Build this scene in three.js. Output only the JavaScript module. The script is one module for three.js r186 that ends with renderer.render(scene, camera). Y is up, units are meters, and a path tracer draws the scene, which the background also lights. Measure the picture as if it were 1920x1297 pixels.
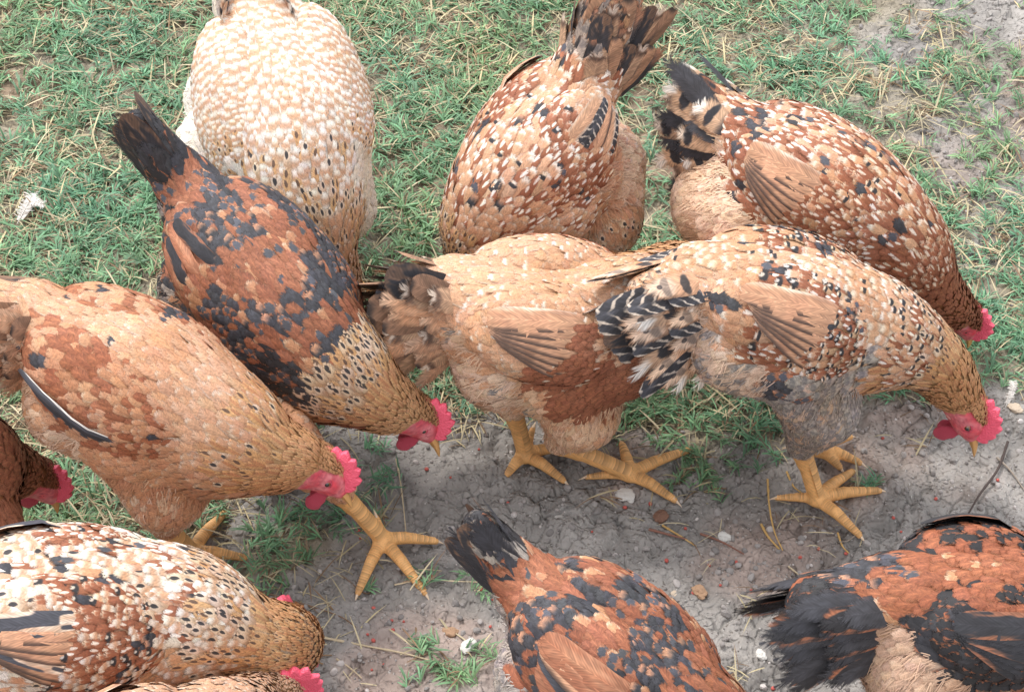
import * as THREE from 'three';
import { mergeGeometries } from 'three/addons/utils/BufferGeometryUtils.js';

// ---------------------------------------------------------------- camera, sky, sun, exposure
const scene = new THREE.Scene();
const camera = new THREE.PerspectiveCamera(17.71, 1024 / 691, 0.05, 400);
camera.position.set(0, 2.04, 1.84);
camera.lookAt(0, 0.2, 0);
const renderer = new THREE.WebGLRenderer({ antialias: true });
renderer.toneMapping = THREE.LinearToneMapping;
renderer.toneMappingExposure = 1.9;
renderer.shadowMap.enabled = true;
{
  // bright overcast: cloud brightest around the veiled sun, a little darker to the horizon
  const w = 256, h = 128, d = new Float32Array(w * h * 4), S = new THREE.Vector3(-0.42, 1.0, -0.38).normalize();
  for (let j = 0; j < h; j++) for (let i = 0; i < w; i++) {
    const el = ((j + 0.5) / h - 0.5) * Math.PI, az = ((i + 0.5) / w - 0.5) * 2 * Math.PI;
    const y = Math.sin(el), c = Math.cos(el), x = Math.cos(az) * c, z = Math.sin(az) * c;
    const dot = Math.max(0, x * S.x + y * S.y + z * S.z);
    const cloud = 0.5 + 0.5 * Math.sin(5 * x + 3.1 * z + 2 * Math.sin(4 * z - 3 * y)) * Math.sin(4.3 * y + 2.2 * x + Math.sin(6 * x));
    let b = y < 0 ? 0.35 : 0.46 + 0.34 * y + 0.9 * Math.pow(dot, 6) + 0.1 * cloud;
    const o = (j * w + i) * 4;
    d[o] = b * 0.97; d[o + 1] = b * 1.0; d[o + 2] = b * 1.05; d[o + 3] = 1;
  }
  const sky = new THREE.DataTexture(d, w, h, THREE.RGBAFormat, THREE.FloatType);
  sky.mapping = THREE.EquirectangularReflectionMapping; sky.magFilter = THREE.LinearFilter; sky.needsUpdate = true;
  scene.background = sky; scene.environment = sky;
}
const sun = new THREE.DirectionalLight(new THREE.Color(1, 0.96, 0.9), 1.5);
sun.position.set(-2.1, 5.0, -1.9);
sun.castShadow = true; sun.shadow.radius = 24;
sun.shadow.mapSize.set(2048, 2048);
Object.assign(sun.shadow.camera, { left: -2, right: 2, top: 2, bottom: -2, near: 0.5, far: 12 });
scene.add(sun, sun.target);

// ---------------------------------------------------------------- small tools
let SEED = 7;
const seed = (s) => { SEED = s | 0; };
const rnd = () => { SEED = (SEED + 0x6d2b79f5) | 0; let t = Math.imul(SEED ^ (SEED >>> 15), 1 | SEED); t = (t + Math.imul(t ^ (t >>> 7), 61 | t)) ^ t; return ((t ^ (t >>> 14)) >>> 0) / 4294967296; };
const rr = (a, b) => a + (b - a) * rnd();
const lerp = (a, b, t) => a + (b - a) * t, clamp = (x, a = 0, b = 1) => Math.min(b, Math.max(a, x));
const smooth = (a, b, x) => { const t = clamp((x - a) / (b - a)); return t * t * (3 - 2 * t); };
const V = (x = 0, y = 0, z = 0) => new THREE.Vector3(x, y, z);
const lin = (r, g, b) => new THREE.Color().setRGB(r / 255, g / 255, b / 255, THREE.SRGBColorSpace);
function hash3(x, y, z) { let h = Math.imul(x, 374761393) ^ Math.imul(y, 668265263) ^ Math.imul(z, 2147483647 ^ 0x5bd1e995); h = Math.imul(h ^ (h >>> 13), 1274126177); h ^= h >>> 16; return (h >>> 0) / 4294967296; }
function noise3(x, y, z) {
  const X = Math.floor(x), Y = Math.floor(y), Z = Math.floor(z); let fx = x - X, fy = y - Y, fz = z - Z;
  fx = fx * fx * (3 - 2 * fx); fy = fy * fy * (3 - 2 * fy); fz = fz * fz * (3 - 2 * fz);
  const a = lerp(lerp(hash3(X, Y, Z), hash3(X + 1, Y, Z), fx), lerp(hash3(X, Y + 1, Z), hash3(X + 1, Y + 1, Z), fx), fy);
  const b = lerp(lerp(hash3(X, Y, Z + 1), hash3(X + 1, Y, Z + 1), fx), lerp(hash3(X, Y + 1, Z + 1), hash3(X + 1, Y + 1, Z + 1), fx), fy);
  return lerp(a, b, fz);
}
function noise2(x, y) {
  const X = Math.floor(x), Y = Math.floor(y); let fx = x - X, fy = y - Y; fx = fx * fx * (3 - 2 * fx); fy = fy * fy * (3 - 2 * fy);
  return lerp(lerp(hash3(X, Y, 11), hash3(X + 1, Y, 11), fx), lerp(hash3(X, Y + 1, 11), hash3(X + 1, Y + 1, 11), fx), fy);
}
const fbm2 = (x, y, n) => { let s = 0, a = 0.5, t = 0; for (let i = 0; i < n; i++) { s += a * noise2(x, y); t += a; x = x * 2.03 + 17.3; y = y * 2.03 - 9.1; a *= 0.5; } return s / t; };
function worley(x, y, k) {                                   // distances to the two nearest cell points, id of the nearest
  const X = Math.floor(x), Y = Math.floor(y); let a = 9, b = 9, id = 0;
  for (let j = -1; j < 2; j++) for (let i = -1; i < 2; i++) {
    const dx = X + i + hash3(X + i, Y + j, k) - x, dy = Y + j + hash3(X + i, Y + j, k + 1) - y, d = dx * dx + dy * dy;
    if (d < a) { b = a; a = d; id = hash3(X + i, Y + j, k + 2); } else if (d < b) b = d;
  }
  return [Math.sqrt(a), Math.sqrt(b), id];
}
const used = {};
const numbered = (n) => { used[n] = (used[n] ?? -1) + 1; return used[n] ? n + '_' + String(used[n]).padStart(3, '0') : n; };
function tag(o, label, category, group) { o.userData = { label, category }; if (group) o.userData.group = group; return o; }
function mesh(name, geo, mat, parent) { const m = new THREE.Mesh(geo, mat); m.name = name; m.castShadow = m.receiveShadow = true; (parent ?? scene).add(m); return m; }
function geom(pos, idx, extra = {}) {
  const g = new THREE.BufferGeometry(); g.setAttribute('position', new THREE.Float32BufferAttribute(pos, 3));
  if (extra.color) g.setAttribute('color', new THREE.Float32BufferAttribute(extra.color, 3));
  if (extra.uv) g.setAttribute('uv', new THREE.Float32BufferAttribute(extra.uv, 2));
  g.setIndex(idx); if (extra.normal) g.setAttribute('normal', new THREE.Float32BufferAttribute(extra.normal, 3)); else g.computeVertexNormals(); return g;
}

// ---------------------------------------------------------------- ground: worn earth, one sheet to the horizon
// where grass grows: [x, z, radius, strength], positive adds grass, negative wears it away
const WEAR = [[-0.267, 0.143, 0.080, 1.00], [-0.333, 0.183, 0.043, 0.50], [-0.177, 0.015, 0.076, 0.75], [-0.166, 0.118, 0.029, 0.30], [0.231, -0.003, 0.057, 0.75], [0.240, 0.058, 0.037, 0.45], [0.327, -0.039, 0.069, 0.75], [0.229, -0.075, 0.046, 0.40], [-0.044, 0.203, 0.032, 0.75], [-0.104, 0.296, 0.025, 0.55], [-0.079, 0.319, 0.024, 0.50], [-0.036, 0.304, 0.028, 0.50], [-0.060, 0.334, 0.024, 0.45], [-0.164, 0.315, 0.028, 0.30], [-0.112, 0.211, 0.025, 0.40], [-0.200, 0.207, 0.036, 0.50], [0.431, 0.037, 0.038, 0.45], [0.640, -0.208, 0.072, 0.60], [0.600, -0.039, 0.034, 0.40], [-0.609, 0.067, 0.075, 0.90], [-0.519, 0.067, 0.082, 0.80], [-0.592, 0.015, 0.060, 0.50], [0.409, 0.058, 0.030, 0.35], [0.196, 0.032, 0.023, 0.30], [0.728, -0.932, 0.071, -0.80], [0.595, -0.845, 0.055, -0.50], [0.618, -0.608, 0.048, -0.60], [0.624, -0.538, 0.048, -0.50], [0.582, -0.806, 0.046, -0.40], [0.258, -0.584, 0.044, -0.40], [0.629, -0.372, 0.050, -0.30], [0.417, -0.926, 0.047, -0.20], [0.641, -0.131, 0.071, -0.50], [0.490, -0.012, 0.084, -0.50], [0.647, -0.258, 0.036, -0.50], [0.027, -0.039, 0.069, -0.30], [-0.006, 0.076, 0.097, -0.70], [0.120, 0.159, 0.146, -0.70], [-0.706, -0.538, 0.035, -0.20]];
function grassAt(x, z) {
  const edge = -0.07 + 0.03 * Math.sin(7 * x + 1) + 0.26 * smooth(-0.2, -0.42, x);
  let g = smooth(edge + 0.06, edge - 0.06, z);
  g *= 1 - 0.45 * smooth(0.3, 0.75, x) * smooth(-0.25, -0.5, z);
  for (const [cx, cz, r, s] of WEAR) { const d = ((x - cx) ** 2 + (z - cz) ** 2) / (r * r); if (d < 4) g += s * Math.exp(-d * 1.6); }
  return clamp(g + 0.5 * (fbm2(x * 9, z * 9, 2) - 0.5));
}
function groundAt(x, z) {
  let y = 0.014 * (fbm2(x * 3.1 + 5, z * 3.1, 3) - 0.5);
  if (Math.abs(x) < 1.6 && Math.abs(z) < 1.9) {
    const wx = x + 0.012 * (noise2(x * 40, z * 40) - 0.5), wz = z + 0.012 * (noise2(x * 40 + 9, z * 40 + 5) - 0.5);
    const [a, b, id] = worley(wx * 30, wz * 30, 3);
    y += 0.003 * (id - 0.5) * smooth(0.0, 0.5, b - a) - 0.0025 * (1 - smooth(0, 0.14, b - a)) * smooth(0.45, 0.65, fbm2(x * 12 + 70, z * 12, 2));
    const rg = 1 - Math.abs(2 * fbm2(x * 26 + 4, z * 26, 3) - 1), rs = smooth(-0.1, 0.5, noise2(x * 9 + 50, z * 9));
    y += 0.012 * (fbm2(x * 30, z * 30, 4) - 0.5) + 0.004 * smooth(0.5, 0.75, noise2(x * 75, z * 75)) * rs - 0.007 * smooth(0.82, 1, rg) * rs;
  }
  return y;
}
{
  const axis = (lo, hi, step, far) => { const a = []; for (let v = lo; v <= hi + 1e-6; v += step) a.push(v); let s = step, l = lo, h = hi; while (h < far) { s *= 1.35; l -= s; h += s; a.unshift(l); a.push(h); } return a; };
  const xs = axis(-1.0, 1.0, 0.0055, 300), zs = axis(-1.1, 0.55, 0.0055, 300), p = [], uv = [], ix = [], nx = xs.length;
  for (const z of zs) for (const x of xs) { p.push(x, groundAt(x, z), z); uv.push((x + 1.2) / 2.4, (z + 1.5) / 2.4); }
  for (let j = 0; j + 1 < zs.length; j++) for (let i = 0; i + 1 < nx; i++) { const a = j * nx + i; ix.push(a, a + nx, a + 1, a + 1, a + nx, a + nx + 1); }
  const N = 1600, col = new Uint8Array(N * N * 4), bump = new Uint8Array(N * N);
  for (let j = 0; j < N; j++) for (let i = 0; i < N; i++) {
    const x = (i / N) * 2.4 - 1.2, z = (j / N) * 2.4 - 1.5;
    const wx = x + 0.006 * (noise2(x * 90, z * 90) - 0.5) + 0.012 * (noise2(x * 40, z * 40) - 0.5), wz = z + 0.006 * (noise2(x * 90 + 9, z * 90 + 5) - 0.5) + 0.012 * (noise2(x * 40 + 9, z * 40 + 5) - 0.5);
    const [a, b, id] = worley(wx * 30, wz * 30, 3), [c, d, id2] = worley(wx * 95, wz * 95, 23), [e, f, id3] = worley(x * 260, z * 260, 43);
    const crack = 1 - smooth(0.01, 0.07, b - a), fine = 1 - smooth(0.02, 0.16, d - c);
    const big = fbm2(x * 4 + 3, z * 4 + 8, 3), mid = fbm2(x * 22, z * 22, 3), grit = hash3(i, j, 5);
    let t = 0.255 + 0.1 * (mid - 0.5) * 2 + 0.05 * (id - 0.5) + 0.03 * (id2 - 0.5) + 0.025 * (grit - 0.5);
    t *= 1 - 0.4 * crack * smooth(0.5, 0.66, fbm2(x * 12 + 70, z * 12, 2)) - 0.18 * fine * smooth(0.4, 0.7, big);
    const pale = smooth(0.55, 0.72, fbm2(x * 11 + 30, z * 11 + 4, 4)); t = lerp(t, 0.36, 0.45 * pale);
    const red = smooth(0.5, 0.75, fbm2(x * 7 + 60, z * 7 + 14, 3));
    let R = t * (1.05 + 0.12 * red), G = t * (0.965 - 0.05 * red), B = t * (0.895 - 0.1 * red);
    const speck = id3 > 0.955 && e < 0.32 ? 1 : 0, dark = id3 < 0.06 && e < 0.34 ? 1 : 0;
    if (speck) { R = lerp(R, 0.55, 0.75); G = lerp(G, 0.52, 0.75); B = lerp(B, 0.49, 0.75); } else if (dark) { R *= 0.45; G *= 0.42; B *= 0.4; }
    const hum = smooth(0.4, 0.9, grassAt(x, z)); R = lerp(R, R * 0.95, hum); G = lerp(G, G * 0.88, hum); B = lerp(B, B * 0.7, hum);
    const o = (j * N + i) * 4, s = (v) => 255 * (v <= 0.0031308 ? 12.92 * v : 1.055 * Math.pow(v, 1 / 2.4) - 0.055);
    col[o] = s(R); col[o + 1] = s(G); col[o + 2] = s(B); col[o + 3] = 255;
    bump[j * N + i] = 255 * clamp(0.55 + 0.3 * (mid - 0.5) + 0.5 * (fbm2(x * 70 + 3, z * 70, 4) - 0.5) - 0.22 * crack * smooth(0.45, 0.65, fbm2(x * 12 + 70, z * 12, 2)) - 0.16 * fine + 0.22 * (id2 - 0.5) * smooth(0.05, 0.3, d - c) + 0.08 * (grit - 0.5) + 0.25 * speck);
  }
  const tex = (data, n, srgb) => { const q = n === 4 ? data : (() => { const r = new Uint8Array(N * N * 4); for (let k = 0; k < N * N; k++) { r[4 * k] = r[4 * k + 1] = r[4 * k + 2] = data[k]; r[4 * k + 3] = 255; } return r; })();
    const t = new THREE.DataTexture(q, N, N); t.wrapS = t.wrapT = THREE.MirroredRepeatWrapping; t.magFilter = THREE.LinearFilter; if (srgb) t.colorSpace = THREE.SRGBColorSpace; t.needsUpdate = true; return t; };
  const m = new THREE.MeshStandardMaterial({ map: tex(col, 4, true), bumpMap: tex(bump, 1), bumpScale: 0.012, roughness: 0.95 });
  const g = mesh('ground', geom(p, ix, { uv }), m); g.userData = { kind: 'structure' };
}

// ---------------------------------------------------------------- grass, litter, crumbs
const grassMat = new THREE.MeshPhysicalMaterial({ vertexColors: true, roughness: 0.62, transmission: 0.22, thickness: 0 });
const strawMat = new THREE.MeshStandardMaterial({ vertexColors: true, roughness: 0.8 });
function blade(out, x, z, len, wid, az, lift, droop, c, y0 = 0) {           // a narrow arched leaf: three quads and a tip
  const dx = Math.cos(az), dz = Math.sin(az), sx = -dz, sz = dx, k0 = out.p.length / 3, n = 3; let px = x, py = y0, pz = z, el = lift;
  for (let i = 0; i <= n; i++) {
    const w = wid * 0.5 * (i === n ? 0.06 : [0.7, 1, 0.8][i]), f = 0.86 + 0.14 * i / n + 0.1 * rnd();
    out.p.push(px + sx * w, py + 0.15 * w, pz + sz * w, px - sx * w, py - 0.15 * w, pz - sz * w);
    for (let q = 0; q < 2; q++) out.c.push(c[0] * f, c[1] * f, c[2] * f);
    if (i < n) out.i.push(k0 + 2 * i, k0 + 2 * i + 1, k0 + 2 * i + 2, k0 + 2 * i + 2, k0 + 2 * i + 1, k0 + 2 * i + 3);
    const s = len / n; px += dx * Math.cos(el) * s; pz += dz * Math.cos(el) * s; py += Math.sin(el) * s; el -= droop / n;
  }
}
function sprig(kind) {
  const o = { p: [], c: [], i: [] };
  if (kind === 'straw') {
    const n = 5 + Math.floor(rnd() * 4);
    for (let k = 0; k < n; k++) { const v = rr(0.7, 1.15); blade(o, rr(-0.035, 0.035), rr(-0.035, 0.035), rr(0.02, 0.055), rr(0.0011, 0.0024), rr(0, 6.28), rr(0, 0.7), rr(0.2, 1.5), rnd() < 0.22 ? [0.24 * v, 0.15 * v, 0.09 * v] : [0.48 * v, 0.41 * v, 0.27 * v], rr(0.001, 0.006)); }
  } else {
    const a0 = rr(0, 6.28), L = rr(0.01, 0.03), n = 9 + Math.floor(rnd() * 4);        // leaves in two ranks along a creeping stem
    for (let k = 0; k < n; k++) {
      const t = k / n, v = rr(0.65, 1.35), y = rr(0, 0.35);
      const dead = rnd(), c = dead < 0.09 ? [0.42 * v, 0.37 * v, 0.22 * v] : dead < 0.14 ? [0.24 * v, 0.17 * v, 0.1 * v] : [lerp(0.14, 0.27, y) * v, lerp(0.31, 0.35, y) * v, lerp(0.155, 0.145, y) * v];
      blade(o, Math.cos(a0) * L * (t - 0.5), Math.sin(a0) * L * (t - 0.5), rr(0.012, 0.032), rr(0.0016, 0.0031), a0 + (k % 2 ? 1 : -1) * rr(0.3, 1.3) + (k > n - 3 ? 0 : rr(-0.3, 0.3)), rr(0.25, 1.15), rr(0.3, 1.6), c, rr(0.001, 0.006) + 0.006 * t);
    }
  }
  return geom(o.p, o.i, { color: o.c });
}
function scatter(name, kind, variants, per, mat, x0, x1, z0, z1, density, chance, size, hue) {
  seed(kind === 'straw' ? 41 : 97);
  const geos = Array.from({ length: variants }, () => sprig(kind)), spots = geos.map(() => []);
  const total = (x1 - x0) * (z1 - z0) * density;
  for (let k = 0; k < total; k++) { const x = rr(x0, x1), z = rr(z0, z1), r = rnd(); if (r < chance(x, z)) spots[Math.floor(rnd() * variants)].push([x, z]); }
  const q = new THREE.Quaternion(), e = new THREE.Euler(), M = new THREE.Matrix4(), C = new THREE.Color();
  const parent = new THREE.Group(); parent.name = name; parent.userData = { kind: 'stuff', label: per[0], category: per[1] }; scene.add(parent);
  geos.forEach((g, v) => {
    const im = new THREE.InstancedMesh(g, mat, spots[v].length); im.name = kind === 'straw' ? 'dry_blades' : 'blades'; im.castShadow = im.receiveShadow = true;
    spots[v].forEach(([x, z], i) => {
      const s = size(x, z); q.setFromEuler(e.set(rr(-0.15, 0.15), rr(0, 6.28), rr(-0.15, 0.15))); M.compose(V(x, groundAt(x, z) - 0.001, z), q, V(s, s * rr(0.7, 1.1), s)); im.setMatrixAt(i, M);
      const h = hue(x, z); im.setColorAt(i, C.setRGB(h[0], h[1], h[2]));
    });
    parent.add(im);
  });
}
scatter('grass', 'green', 8, ['short bluish green creeping grass over worn ground', 'grass'], grassMat, -1.7, 1.7, -2.0, 0.75, 6200,
  (x, z) => { const g = grassAt(x, z); return g < 0.16 ? 0 : Math.pow(g, 1.3) * lerp(0.35, 1, smooth(0.35, 0.55, fbm2(x * 14 + 7, z * 14, 2))); },
  (x, z) => rr(0.75, 1.2) * lerp(0.75, 1, grassAt(x, z)),
  (x, z) => { const a = fbm2(x * 5 + 40, z * 5, 2), b = rr(0.8, 1.2); return [b * lerp(0.75, 1.35, a), b, b * lerp(1.2, 0.8, a)]; });
scatter('grass_litter', 'straw', 5, ['dry straw coloured blades lying through the grass', 'dry grass'], strawMat, -1.7, 1.7, -2.0, 0.75, 7600,
  (x, z) => { const g = grassAt(x, z), n = smooth(0.38, 0.65, fbm2(x * 8 + 90, z * 8 + 3, 3)); return g < 0.25 ? 0.005 : (0.11 + 0.45 * n) * smooth(0.2, 0.75, g) * lerp(1, 0.55, smooth(-0.5, 0.3, x)); },
  () => rr(0.7, 1.2), () => { const b = rr(0.75, 1.15); return [b, b * 0.98, b * rr(0.85, 1)]; });
{
  // crumbs and grit: small broken lumps of the same earth
  seed(5); const g = new THREE.IcosahedronGeometry(1, 1), p = g.attributes.position;
  for (let i = 0; i < p.count; i++) { const f = 0.75 + 0.5 * noise3(p.getX(i) * 1.7 + 3, p.getY(i) * 1.7, p.getZ(i) * 1.7); p.setXYZ(i, p.getX(i) * f, p.getY(i) * f * 0.7, p.getZ(i) * f); }
  g.computeVertexNormals();
  const spots = []; while (spots.length < 9000) { const x = rr(-0.95, 0.95), z = rr(-1, 0.5); if (rnd() > grassAt(x, z) + 0.05) spots.push([x, z]); }
  const im = new THREE.InstancedMesh(g, new THREE.MeshStandardMaterial({ roughness: 0.95 }), spots.length), M = new THREE.Matrix4(), q = new THREE.Quaternion(), C = new THREE.Color();
  spots.forEach(([x, z], i) => { const s = 0.0009 + 0.0042 * Math.pow(rnd(), 4); q.setFromEuler(new THREE.Euler(rr(0, 6), rr(0, 6), rr(0, 6))); M.compose(V(x, groundAt(x, z) + s * 0.2, z), q, V(s * rr(0.8, 1.5), s, s)); im.setMatrixAt(i, M); const b = rnd() < 0.1 ? rr(0.35, 0.55) : rr(0.18, 0.34); im.setColorAt(i, C.setRGB(b * 1.05, b * 0.95, b * 0.9)); });
  im.name = 'soil_crumbs'; im.castShadow = im.receiveShadow = true; im.userData = { kind: 'stuff', label: 'loose grey crumbs of earth on the bare soil', category: 'soil crumbs' }; scene.add(im);
}

// ---------------------------------------------------------------- feather print: 32 tiles of plumage colour in one sheet
const TW = 128, TH = 256, TC = 8, TR = 5, sheet = new Uint8Array(TW * TC * TH * TR * 4);
const K = { white: [226, 217, 207], cream: [230, 210, 190], buff: [205, 154, 119], tan: [196, 155, 122], gold: [212, 161, 110], rust: [163, 99, 69], deep: [138, 79, 54], brown: [132, 98, 76], umber: [86, 64, 54], black: [46, 44, 48], slate: [74, 74, 82], grey: [158, 147, 140], pink: [214, 178, 150] };
const mix3 = (a, b, t) => [lerp(a[0], b[0], t), lerp(a[1], b[1], t), lerp(a[2], b[2], t)];
const TILE = {};
function tile(name, paint) {
  const long = /^long/.test(name);
  const id = Object.keys(TILE).length; TILE[name] = id; const ox = (id % TC) * TW, oy = Math.floor(id / TC) * TH;
  for (let j = 0; j < TH; j++) for (let i = 0; i < TW; i++) {
    const u = (i + 0.5) / TW * 2 - 1, v = (j + 0.5) / TH, au = Math.abs(u);
    const wob = 0.05 * (noise3(u * 5 + id * 7, v * 9, id) - 0.5) * 2;
    let c = paint(u, v, wob, (f, k = 0) => noise3(u * f + k, v * f * 2, id + k));
    const barb = Math.sin((v * 150 - au * 34) + 3 * noise3(u * 3, v * 8, id + 50)), clump = noise3(au * 5 + (u > 0 ? 20 : 0), (v - au * 0.22) * 42, id + 80);
    let f = 0.95 + 0.05 * barb + 0.26 * (clump - 0.5); if (au < 0.035) f *= 1.1;
    const o = ((oy + j) * TW * TC + ox + i) * 4;
    // the vane's outline, frayed where barbs part: broad body, rounded end
    const half = long ? 0.97 * Math.sqrt(Math.max(0, 1 - Math.pow(v, 9))) : 0.96 * Math.sqrt(Math.max(0, 1 - Math.pow(Math.max(0, v - 0.2) / 0.8, 3.2)));
    const fray = noise3(au * 2 + (u > 0 ? 40 : 0), (v - au * 0.25) * (long ? 30 : 22), id + 120) - 0.5, fray2 = noise3(au * 3 + (u > 0 ? 70 : 0), (v - au * 0.3) * 64, id + 140) - 0.5, sf = long ? 0.05 : 0.34;
    const a = smooth(sf, -sf, au - half + (long ? 0.06 : 0.3) * fray + (long ? 0.04 : 0.2) * fray2) * (long ? smooth(1, 0.975, v + 0.05 * fray) : smooth(1.0, 0.86, v + 0.16 * fray + 0.1 * fray2));
    const lum = 0.3 * c[0] + 0.6 * c[1] + 0.1 * c[2]; for (let k = 0; k < 3; k++) c[k] = lerp(c[k], lum, 0.09);
    for (let k = 0; k < 3; k++) sheet[o + k] = clamp(c[k] * f, 3, 252); sheet[o + 3] = 255 * clamp(a * 1.04);
  }
}
const tipMask = (u, v, w, at, soft = 0.06) => smooth(at - soft, at + soft, v + w + 0.10 * (1 - u * u) - 0.05);      // a rounded patch at the feather's end
const spotMask = (u, v, w, at, ru, rv) => 1 - smooth(0.7, 1.15, Math.hypot(u / ru, (v - at) / rv) + 3 * w);
tile('white_bar', (u, v, w) => { let c = mix3(K.white, K.buff, smooth(0.38, 0.62, v) * 0.9); return mix3(c, K.white, tipMask(u, v, w, 0.76, 0.13)); });
tile('white_bar_pale', (u, v, w) => mix3(mix3(K.white, K.cream, 0.8 * smooth(0.4, 0.65, v)), K.white, tipMask(u, v, w, 0.74, 0.1)));
tile('rust_white', (u, v, w, n) => mix3(mix3(K.deep, K.rust, smooth(0.2, 0.7, v) * (0.6 + 0.7 * n(3))), K.white, 0.92 * spotMask(u, v, w * 2.6, 0.84, 0.3, 0.2)));
tile('rust_cream', (u, v, w, n) => mix3(mix3(K.deep, K.rust, 0.5 + 0.7 * n(3)), K.cream, 0.8 * tipMask(u, v, w * 2, 0.82, 0.12) * (1 - 0.6 * smooth(0.3, 0.9, Math.abs(u)))));
tile('buff_white', (u, v, w) => mix3(K.buff, K.white, 0.9 * tipMask(u, v, w, 0.8, 0.09) * (1 - smooth(0.5, 0.9, Math.abs(u)))));
tile('rust_black_white', (u, v, w) => { let c = mix3(K.rust, K.black, tipMask(u, v, w, 0.66, 0.07)); return mix3(c, K.white, 0.85 * spotMask(u, v, w * 1.5, 0.88, 0.36, 0.15)); });
tile('buff_black_white', (u, v, w) => { let c = mix3(K.tan, K.black, spotMask(u, v, w, 0.76, 0.75, 0.09)); return mix3(c, K.cream, tipMask(u, v, w, 0.88, 0.05)); });
tile('spot', (u, v, w) => { let c = mix3(K.tan, K.cream, 0.75 * smooth(0.35, 0.7, v)); return mix3(c, K.black, 0.92 * spotMask(u + 0.06, v, w * 1.6, 0.76, 0.3, 0.13)); });
tile('barred', (u, v, w) => mix3(K.cream, K.black, smooth(-0.25, 0.25, Math.sin((v + w * 0.6 + 0.1 * u * u) * 24))));
tile('black_rust', (u, v, w, n) => mix3(K.black, K.rust, smooth(0.62, 0.86, Math.abs(u) * 0.8 + 0.35 * v - 0.1 + 5 * w + 0.3 * (n(6) - 0.5))));
tile('rust_blot', (u, v, w, n) => mix3(mix3(K.rust, K.buff, 0.35 * smooth(0.5, 1, v)), K.slate, spotMask(u - 0.1, v, w * 2, 0.72, 0.85, 0.2)));
tile('black', (u, v, w, n) => mix3(K.black, K.slate, 0.7 * n(4)));
tile('rust', (u, v, w, n) => mix3(mix3(K.deep, K.rust, 0.4 + 0.9 * (n(4) - 0.2)), K.buff, 0.45 * smooth(0.75, 1, Math.abs(u) * 0.6 + v * 0.55)));
tile('buff', (u, v, w, n) => mix3(K.buff, K.cream, 0.35 * smooth(0.7, 1.05, v) + 0.25 * (n(4) - 0.4)));
tile('gold', (u, v, w, n) => mix3(mix3(K.gold, K.rust, 0.5 * (1 - smooth(0.05, 0.5, Math.abs(u)))), K.cream, 0.35 * smooth(0.6, 1, Math.abs(u)) + 0.2 * smooth(0.8, 1, v)));
tile('white', (u, v, w, n) => mix3(K.white, K.cream, 0.3 * n(3)));
tile('grey', (u, v, w, n) => mix3(mix3(K.grey, K.slate, 0.5 * spotMask(u, v, w, 0.7, 0.9, 0.12)), K.cream, 0.55 * smooth(0.86, 0.98, v) + 0.25 * n(4)));
tile('long_buff', (u, v, w, n) => mix3(mix3(mix3(K.buff, K.rust, 0.35 * n(3)), K.umber, 0.95 * smooth(0.5, 0.85, -u)), K.cream, 0.75 * smooth(0.5, 0.9, u + 4 * w)));
tile('long_dark', (u, v, w, n) => mix3(mix3(K.black, K.slate, 0.4 * n(3)), K.brown, smooth(0.72, 0.95, v + 4 * w + 0.3 * (n(7, 3) - 0.5)) * 0.8 + 0.5 * smooth(0.6, 1, u) * n(6)));
tile('long_barred', (u, v, w, n) => mix3(mix3(K.black, K.slate, n(4)), K.cream, 0.8 * smooth(0.45, 0.95, Math.sin((v + 0.5 * w + 0.09 * Math.abs(u)) * 52)) * smooth(0.0, 0.5, Math.abs(u) + 0.25 * n(7, 3))));
tile('eye_buff', (u, v, w, n) => { let c = mix3(K.tan, K.brown, 0.4 * n(4)); c = mix3(c, K.umber, 0.75 * tipMask(u, v, w, 0.8, 0.05)); return mix3(c, K.cream, 0.8 * tipMask(u, v, w, 0.9, 0.04)); });
tile('eye_spot', (u, v, w) => { let c = mix3(K.buff, K.cream, 0.55 * spotMask(u, v, w, 0.78, 0.8, 0.18)); for (const s of [0.3, 0.52, 0.74]) c = mix3(c, K.black, 0.85 * spotMask(u, v, w, s, 0.85, 0.05) * (s > 0.7 ? 0.45 : 1)); return mix3(c, K.black, 0.7 * spotMask(u, v, w, 0.8, 0.18, 0.03)); });
tile('long_white_edge', (u, v, w, n) => mix3(mix3(K.slate, K.black, n(3)), K.white, smooth(0.5, 0.75, u + 3 * w)));
tile('brown_hackle', (u, v, w, n) => mix3(mix3(K.rust, K.deep, 0.8 * (1 - smooth(0.1, 0.6, Math.abs(u)))), K.gold, 0.3 * smooth(0.5, 1, Math.abs(u))));
tile('black_tip', (u, v, w, n) => mix3(mix3(K.black, K.slate, 0.6 * n(4)), mix3(K.rust, K.buff, 0.5), 0.85 * tipMask(u, v, w * 1.5, 0.72, 0.14)));
tile('black_white', (u, v, w) => mix3(K.black, K.white, tipMask(u, v, w, 0.84, 0.05)));
tile('long_brown', (u, v, w, n) => mix3(mix3(K.brown, K.buff, 0.55 * n(3)), K.black, 0.75 * smooth(0.45, 0.9, noise3(u * 2, v * 7, 301) + 0.25 * smooth(0.7, 1, v))));
tile('pink', (u, v, w, n) => mix3(K.pink, K.cream, 0.5 * n(3)));
tile('edge_cream', (u, v, w) => mix3(K.buff, K.cream, 0.75 * smooth(0.55, 0.9, Math.max(Math.abs(u), (v - 0.45) * 1.75) + 2 * w)));
tile('dark_bar_white', (u, v, w) => { let c = mix3(K.black, K.tan, smooth(0.25, 0.45, v)); c = mix3(c, K.black, spotMask(u, v, w, 0.62, 1, 0.08)); return mix3(c, K.white, tipMask(u, v, w, 0.86, 0.05)); });
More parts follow.
